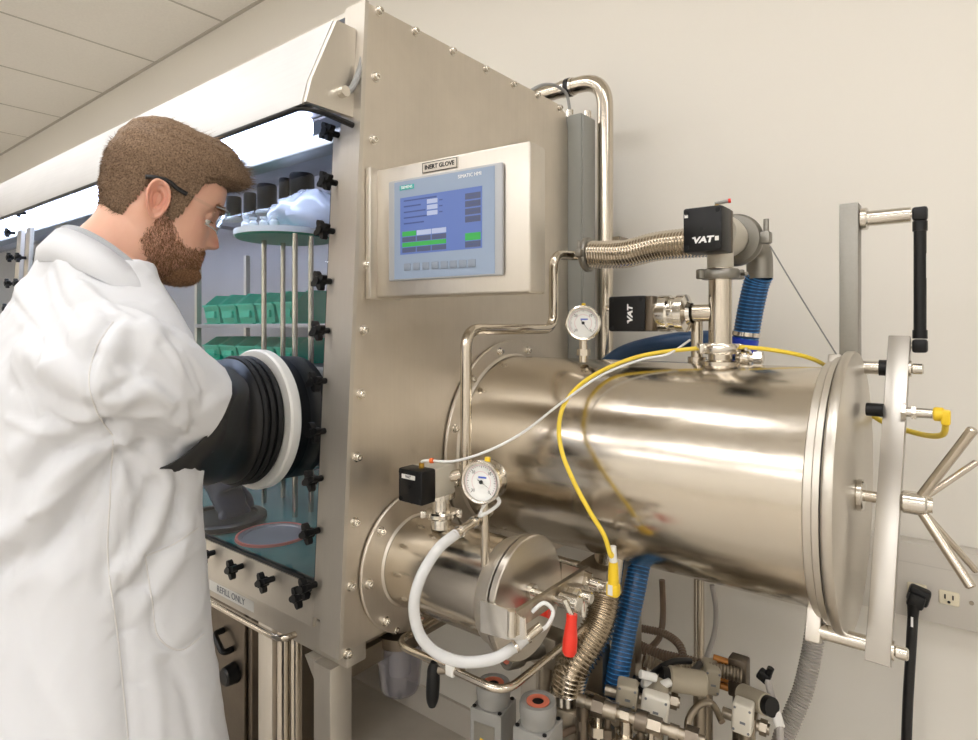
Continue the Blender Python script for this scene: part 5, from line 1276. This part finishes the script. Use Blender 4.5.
# ---------------------------------------------------------------- lab coat
cm = ring_loft([(-1.0, .345, .54, .242, .18), (-1.0, .342, .7, .232, .168), (-1.0, .340, .85, .214, .152), (-1.0, .338, .95, .200, .142), (-.998, .338, 1.05, .186, .134), (-.996, .335, 1.15, .184, .130), (-.993, .332, 1.25, .192, .132), (-.99, .330, 1.33, .198, .125), (-.993, .335, 1.385, .188, .108), (-.998, .340, 1.43, .146, .09), (-1.0, .345, 1.465, .102, .076), (-1.0, .35, 1.495, .078, .068)], 64)
TORSO = BVHTree.FromPolygons([tuple(v) for v in cm.v], cm.f)
sl = [V((-.90, .315, 1.35)), V((-.838, .312, 1.345)), V((-.838, .350, 1.327)), V((-.846, .39, 1.302)), V((-.856, .425, 1.281)), V((-.864, .454, 1.265))]
SLR = spline(sl, 8); rr_ = [.075, .082, .079, .072, .063, .056]
cm.tube(SLR, .07, 36, True, lambda i: interp([(8 * k, r) for k, r in enumerate(rr_)], i))
s2 = [V((-1.08, .315, 1.345)), V((-1.14, .315, 1.345)), V((-1.20, .36, 1.325)), V((-1.28, .42, 1.295)), V((-1.37, .48, 1.265)), V((-1.42, .51, 1.252))]
cm.tube(spline(s2, 8), .07, 36, True, lambda i: interp([(8 * k, r) for k, r in enumerate(rr_)], i))
coat = remesh(cm, .0046, 14, .5)
def bvh(mb): return BVHTree.FromPolygons([tuple(v) for v in mb.v], mb.f)
CB = bvh(coat)
def hit(px, py):
    d = ray(px, py).normalized(); r = CB.ray_cast(CAM, d); return (r[0], r[1]) if r[0] is not None else (None, None)
def path3(pts, n=10):
    P = spline([V((a, b, 0)) for a, b in pts], n); out = []
    for p in P:
        h, _n = hit(p.x, p.y)
        if h is not None: out.append(h)
    return out
FOLDS = []
def fold(pts, amp, w): 
    P = path3(pts, 6)
    if len(P) > 1: FOLDS.append((P, amp, w, V([min(p[i] for p in P) - 3 * w for i in range(3)]), V([max(p[i] for p in P) + 3 * w for i in range(3)])))
exec_folds = [
 # sleeve and armhole
 ([(113, 322), (98, 345), (89, 378), (97, 412), (113, 436)], -.006, .007),
 ([(122, 330), (105, 360), (101, 395)], .007, .014),
 ([(150, 330), (172, 360), (186, 398)], .008, .016), ([(170, 340), (190, 372), (204, 400)], -.006, .010),
 ([(118, 400), (150, 395), (186, 420)], .008, .014), ([(112, 425), (145, 428), (180, 440)], -.007, .010),
 ([(130, 360), (155, 372), (178, 405)], -.006, .011), ([(120, 380), (146, 384), (170, 402)], .006, .010),
 ([(128, 338), (136, 352), (132, 378)], -.005, .009),
 # back of the shoulder
 ([(20, 285), (28, 320), (24, 360)], .006, .016), ([(38, 275), (45, 310), (62, 345)], -.006, .014), ([(60, 262), (80, 300), (100, 330)], .005, .016),
 ([(30, 350), (60, 372), (90, 392)], .007, .016), ([(12, 385), (46, 396), (82, 412)], -.006, .014), ([(20, 330), (50, 345), (85, 360)], -.005, .014),
 # diagonal waist folds
 ([(110, 440), (70, 470), (30, 520), (-10, 552)], .012, .018), ([(112, 452), (84, 496), (48, 542), (0, 568)], -.014, .016),
 ([(105, 430), (62, 448), (25, 480)], -.009, .014), ([(95, 420), (55, 430), (15, 450)], .007, .015),
 ([(20, 470), (14, 500), (6, 540)], .005, .014),
 # side
 ([(122, 440), (112, 500), (108, 560), (112, 610)], .006, .012), ([(112, 470), (106, 540), (106, 590)], -.006, .008),
 ([(140, 450), (150, 480), (138, 520), (118, 560)], -.008, .012), ([(150, 455), (165, 490), (152, 530), (126, 572)], .008, .013),
 ([(180, 500), (166, 540), (140, 580)], -.006, .012), ([(190, 530), (170, 570), (140, 610)], .005, .014),
 ([(118, 575), (124, 640), (130, 740)], -.004, .006), ([(60, 580), (70, 650), (80, 740)], .005, .02), ([(20, 600), (30, 670), (40, 740)], -.006, .018), ([(92, 600), (98, 670), (104, 740)], .004, .016),
 # tighter creases
 ([(113, 437), (88, 446), (58, 452)], -.006, .0055), ([(114, 446), (92, 470), (66, 494), (40, 512)], .006, .006), ([(118, 452), (104, 490), (86, 520)], -.006, .006),
 ([(116, 444), (128, 462), (136, 484)], -.006, .0055), ([(122, 442), (140, 456), (150, 474)], .005, .006), ([(100, 428), (74, 424), (44, 414)], -.005, .0055),
 ([(180, 352), (192, 372), (200, 392)], .005, .006), ([(160, 346), (176, 372), (190, 404), (192, 430)], -.005, .006), ([(140, 416), (160, 414), (184, 430)], .005, .006), ([(128, 432), (152, 436), (176, 446)], -.004, .005),
 ([(96, 352), (112, 366), (124, 392)], -.004, .006), ([(104, 396), (124, 384), (146, 376)], -.005, .006),
 ([(52, 268), (60, 296), (76, 320)], -.005, .006), ([(14, 300), (34, 330), (40, 364)], -.005, .006), ([(70, 330), (60, 356), (40, 372)], .004, .006), ([(84, 286), (104, 304), (128, 318)], .004, .006),
 ([(8, 420), (40, 430), (70, 436)], .004, .006), ([(60, 505), (40, 540), (10, 570)], .006, .008), ([(130, 500), (128, 540), (116, 572)], .005, .006), ([(176, 470), (182, 500), (178, 524)], -.005, .006),
 ([(112, 600), (128, 590), (146, 586)], -.004, .005), ([(112, 640), (120, 632), (132, 630)], -.003, .004), ([(118, 690), (126, 684), (140, 684)], -.003, .004), ([(170, 664), (186, 690), (196, 738)], -.004, .010), ([(150, 660), (158, 700), (160, 738)], .004, .010),
 # pocket outline
 ([(145, 556), (152, 600), (158, 636), (180, 650), (204, 634)], -.0035, .004), ([(145, 556), (172, 545), (198, 528)], -.0035, .004),
]
for a in exec_folds: fold(*a)
nrm = [V((0, 0, 0)) for _ in coat.v]
for f_ in coat.f:
    n = (coat.v[f_[2]] - coat.v[f_[0]]).cross(coat.v[f_[-1]] - coat.v[f_[1]])
    for i in f_: nrm[i] += n
def segd(p, P):
    best = 9
    for a, b in zip(P, P[1:]):
        ab = b - a; t_ = max(0, min(1, (p - a).dot(ab) / max(ab.length_squared, 1e-12))); best = min(best, (p - a - ab * t_).length_squared)
    return math.sqrt(best)
newv = []
for p, n in zip(coat.v, nrm):
    d = 0; n = n.normalized()
    for P, amp, w, lo, hi in FOLDS:
        if lo.x < p.x < hi.x and lo.y < p.y < hi.y and lo.z < p.z < hi.z:
            q = segd(p, P)
            if q < 3 * w: d += amp * ga(q, w)
    g1 = noise.noise(V((p.x * 11 + p.z * 7, p.y * 11 + p.z * 6, p.z * 5)))
    g2 = noise.noise(V((p.x * 24 + 3 - p.z * 11, p.y * 24 - p.z * 9, p.z * 10 + 4)))
    d += (.0040 * (1 - abs(g1)) ** 5 + .0016 * (1 - abs(g2)) ** 6) * (.45 + .55 * sst(.95, 1.2, p.z)) + .0004 * noise.noise(p * 60) - .002
    newv.append(p + n * d)
coat.v = newv
# straight cuff: trim the sleeve past the wrist line
cq, cn = V((-.853, .418, 1.283)), V((-.14, .88, -.46)).normalized()
def _perp(c):
    p = (c - cq) - cn * (c - cq).dot(cn); return p.length < .09 and TORSO.find_nearest(c)[3] > .016
_me = bpy.data.meshes.new('c'); _me.from_pydata([tuple(v) for v in coat.v], [], coat.f); _b = bmesh.new(); _b.from_mesh(_me)
_g = [f for f in _b.faces if f.calc_center_median().x > -.95 and f.calc_center_median().y > .36 and 1.16 < f.calc_center_median().z < 1.37 and (f.calc_center_median() - cq).dot(cn) > -.03 and _perp(f.calc_center_median())]
_gs = set(_g); _e = {e for f in _g for e in f.edges}; _v = {v for f in _g for v in f.verts}
bmesh.ops.bisect_plane(_b, geom=list(_gs) + list(_e) + list(_v), plane_co=cq, plane_no=cn, clear_outer=True)
_b.verts.index_update(); coat = MB(); coat.v = [v.co.copy() for v in _b.verts]; coat.f = [tuple(v.index for v in f.verts) for f in _b.faces]; _b.free(); bpy.data.meshes.remove(_me)
CO = obj('lab_coat', coat, 'coat_cloth', PS, None, None, 180)
CB = bvh(coat)
def stitch(pts, r=.0011):
    P = path3(pts, 8); return MB().tube(P, r, 6) if len(P) > 2 else MB()
st_ = MB()
for pts in ([(113, 322), (98, 345), (89, 378), (97, 412), (113, 436)], [(113, 440), (110, 500), (108, 560), (118, 640), (128, 738)], [(145, 556), (152, 600), (158, 636), (180, 650), (204, 634)], [(145, 556), (172, 545), (198, 528)]): into(st_, stitch(pts))
obj('seams', st_, 'coat_stitch', PS)
def band(rows, name, mat, thick):
    m = MB(); R_ = [spline(r, 8) for r in rows]; n = len(R_[0])
    for r in R_: m.v += r
    m.f = [(i * n + k, i * n + k + 1, (i + 1) * n + k + 1, (i + 1) * n + k) for i in range(len(R_) - 1) for k in range(n - 1)]
    o = obj(name, m, mat, PS, None, None, 180); s = o.modifiers.new('s', 'SOLIDIFY'); s.thickness = thick; s.offset = 0; return o
def mir(pts): return [V((-2.0 - p[0], p[1], p[2])) for p in reversed(pts)] + [V(p) for p in pts[1:]]
top_ = [(-1.0, .300, 1.537), (-.955, .308, 1.529), (-.922, .340, 1.503), (-.916, .388, 1.458), (-.938, .43, 1.415), (-.975, .46, 1.35)]
fall = [(-1.0, .281, 1.490), (-.942, .289, 1.482), (-.890, .325, 1.455), (-.878, .39, 1.405), (-.908, .45, 1.365), (-.955, .474, 1.33)]
inn_ = [(-1.0, .308, 1.480), (-.96, .316, 1.475), (-.932, .345, 1.45), (-.928, .386, 1.42), (-.946, .428, 1.385), (-.976, .455, 1.33)]
mid_ = [tuple((V(a) + V(b)) / 2 + (V(b) - V((-1.0, .36, V(b).z))).normalized() * .008) for a, b in zip(top_, fall)]
band([mir(inn_), mir(top_), mir(mid_), mir(fall)], 'coat_collar', 'coat_cloth', .003)
t2 = [(-1.0, .308, 1.543), (-.958, .317, 1.536), (-.93, .348, 1.511), (-.924, .394, 1.470), (-.946, .436, 1.435), (-.98, .455, 1.405)]
i2 = [(-1.0, .311, 1.480), (-.962, .32, 1.47), (-.934, .35, 1.44), (-.928, .392, 1.41), (-.948, .432, 1.385), (-.98, .455, 1.36)]
band([mir(t2), mir(i2)], 'shirt_collar', 'shirt_grey', .0025)
# trousers and shoes below the coat
tr = MB()
for sg in (1, -1): tr.tube(spline([V((-.985 + sg * .085, .345, .9)), V((-.985 + sg * .09, .36, .5)), V((-.985 + sg * .09, .345, .05))], 8), .09, 28, True, lambda i: .098 - .0022 * i)
obj('trousers', remesh(tr, .01, 4), 'trouser', PS, None, None, 180)
for sg in (1, -1):
    s_ = MB().sphere((-.985 + sg * .095, .39, .045), 1, 28, 14, (.05, .145, .06)); s_.v = [V((v.x, v.y, max(v.z, .0005))) for v in s_.v]
    obj('shoe', s_, 'shoe_black', PS, None, None, 180)

# ---------------------------------------------------------------- rubber gloves in the two ports
def ring_at(c, ax, r, n=56, sq=(1, 1), e=None):
    ax = V(ax).normalized(); a = V((1, 0, 0)); a = (a - ax * a.dot(ax)).normalized(); b = ax.cross(a)
    return [V(c) + a * math.cos(2 * PI * k / n) * r * sq[0] + b * math.sin(2 * PI * k / n) * r * sq[1] for k in range(n)]
def glove(pc, elbow, rim_c, rim_ax, hand, label, rim_r, droop=0):
    t = thing('rubber_glove', label, 'glove', pc, 'rubber gloves of the glovebox')
    c0 = pc + SN * .024; n = 56; m = MB(); R_ = []
    R_.append(ring_at(c0 + SN * .004, SN, .110)); R_.append(ring_at(c0 + SN * .05, SN, .113)); R_.append(ring_at(c0 + SN * .06, SN, .106))
    end = ring_at(rim_c, rim_ax, 1, sq=rim_r)
    if droop:
        for p in end:
            q = min(1, max(0, (rim_c.z - p.z) / rim_r[1])); p += V((.056, -.070, -.014)) * q ** 1.4
    for k in (.35, .7, 1.0): R_.append([a.lerp(b, k) + (a - c0).normalized() * .010 * math.sin(k * PI) + V((noise.noise(a * 14 + V((k, 0, 0))), noise.noise(a * 14 + V((5, k, 0))), noise.noise(a * 14 + V((0, 9, k))))) * .012 * (1 if k < 1 else 0) for a, b in zip(R_[2], end)])
    if not droop: R_.append([p.lerp(rim_c, .12) + V((0, .02, 0)) for p in R_[-1]])
    for r in R_: m.v += r
    m.f = [(i * n + k, i * n + (k + 1) % n, (i + 1) * n + (k + 1) % n, (i + 1) * n + k) for i in range(len(R_) - 1) for k in range(n)]
    o = obj('cuff', m, 'black_rubber', t, None, None, 180); s = o.modifiers.new('s', 'SOLIDIFY'); s.thickness = .002
    bd_ = MB()
    for d in (.010, .024, .038): bd_.lathe(c0 + SN * d, SN, [(.108, -.007), (.1155, -.0055), (.1185, 0), (.1155, .0055), (.108, .007)], 64)
    obj('clamping_band', bd_, 'black_matte', t)
    # sleeve and hand inside the box
    a0 = pc - SN * .03; P = spline([a0, a0 - SN * .02, elbow, hand], 10); N_ = len(P)
    sm = MB().tube(P, .05, 40, False, lambda i: (.104 if i < 10 else interp([(10, .104), (20, .066), (N_ - 1, .040)], i)) * (1 + .05 * math.sin(i * 2.3)))
    obj('sleeve', sm, 'blue_rubber' if label.startswith('left') else 'black_rubber', t, None, None, 180)
    d = (hand - elbow).normalized(); sd = d.cross(V((0, 0, 1))).normalized(); up = sd.cross(d)
    hd = MB().sphere(hand + d * .045, 1, 24, 14, (.043, .055, .02), Matrix((sd, d, up)).transposed())
    for i, (o_, L) in enumerate(((-.032, .07), (-.011, .082), (.011, .077), (.031, .06))):
        q0 = hand + d * .075 + sd * o_; q = [q0, q0 + d * L * .5 - up * .006, q0 + d * L * .82 - up * .022, q0 + d * L * .95 - up * .040]
        hd.tube(spline(q, 5), .0105, 12, True, lambda i: .0115 - .0002 * i)
    s1 = -1 if sd.x > 0 else 1
    q0 = hand + d * .02 + sd * .035 * s1; hd.tube(spline([q0, q0 + d * .03 + sd * .02 * s1 - up * .008, q0 + d * .06 + sd * .022 * s1 - up * .02], 6), .0125, 12)
    hd.tube([hand - d * .02, hand + d * .03], .038, 24)
    obj('hand', remesh(hd, .004, 4), 'blue_rubber' if label.startswith('left') else 'black_rubber', t, None, None, 180)
r_top, r_bot = W(224, 368, f=.95), W(166, 470, f=.86)
glove(PC, V((-1.10, .80, 1.17)), V((-.857, .428, 1.277)), V((.14, -.88, .46)), V((-1.17, .90, 1.13)), 'right black rubber glove with its cuff over the white coat sleeve', (.050, .050), 1)
glove(PL, V((-1.50, .76, 1.12)), V((-1.42, .50, 1.252)), V((.5, -.8, .15)), V((-1.43, .77, 1.02)), 'left dark rubber glove hanging inside the box beside the man', (.085, .085))
# ================================================================== light and view
w = bpy.data.worlds.new('world'); bpy.context.scene.world = w; w.use_nodes = True
w.node_tree.nodes['Background'].inputs[0].default_value = (.9, .9, 1, 1); w.node_tree.nodes['Background'].inputs[1].default_value = .3
sc = bpy.context.scene
sc.view_settings.view_transform = 'Standard'; sc.view_settings.look = 'None'; sc.view_settings.gamma = 1; sc.view_settings.use_curve_mapping = False
sc.view_settings.exposure = .08
sc.cycles.use_denoising = True; sc.cycles.max_bounces = 10; sc.cycles.transparent_max_bounces = 24; sc.cycles.glossy_bounces = 6; sc.cycles.sample_clamp_indirect = 6
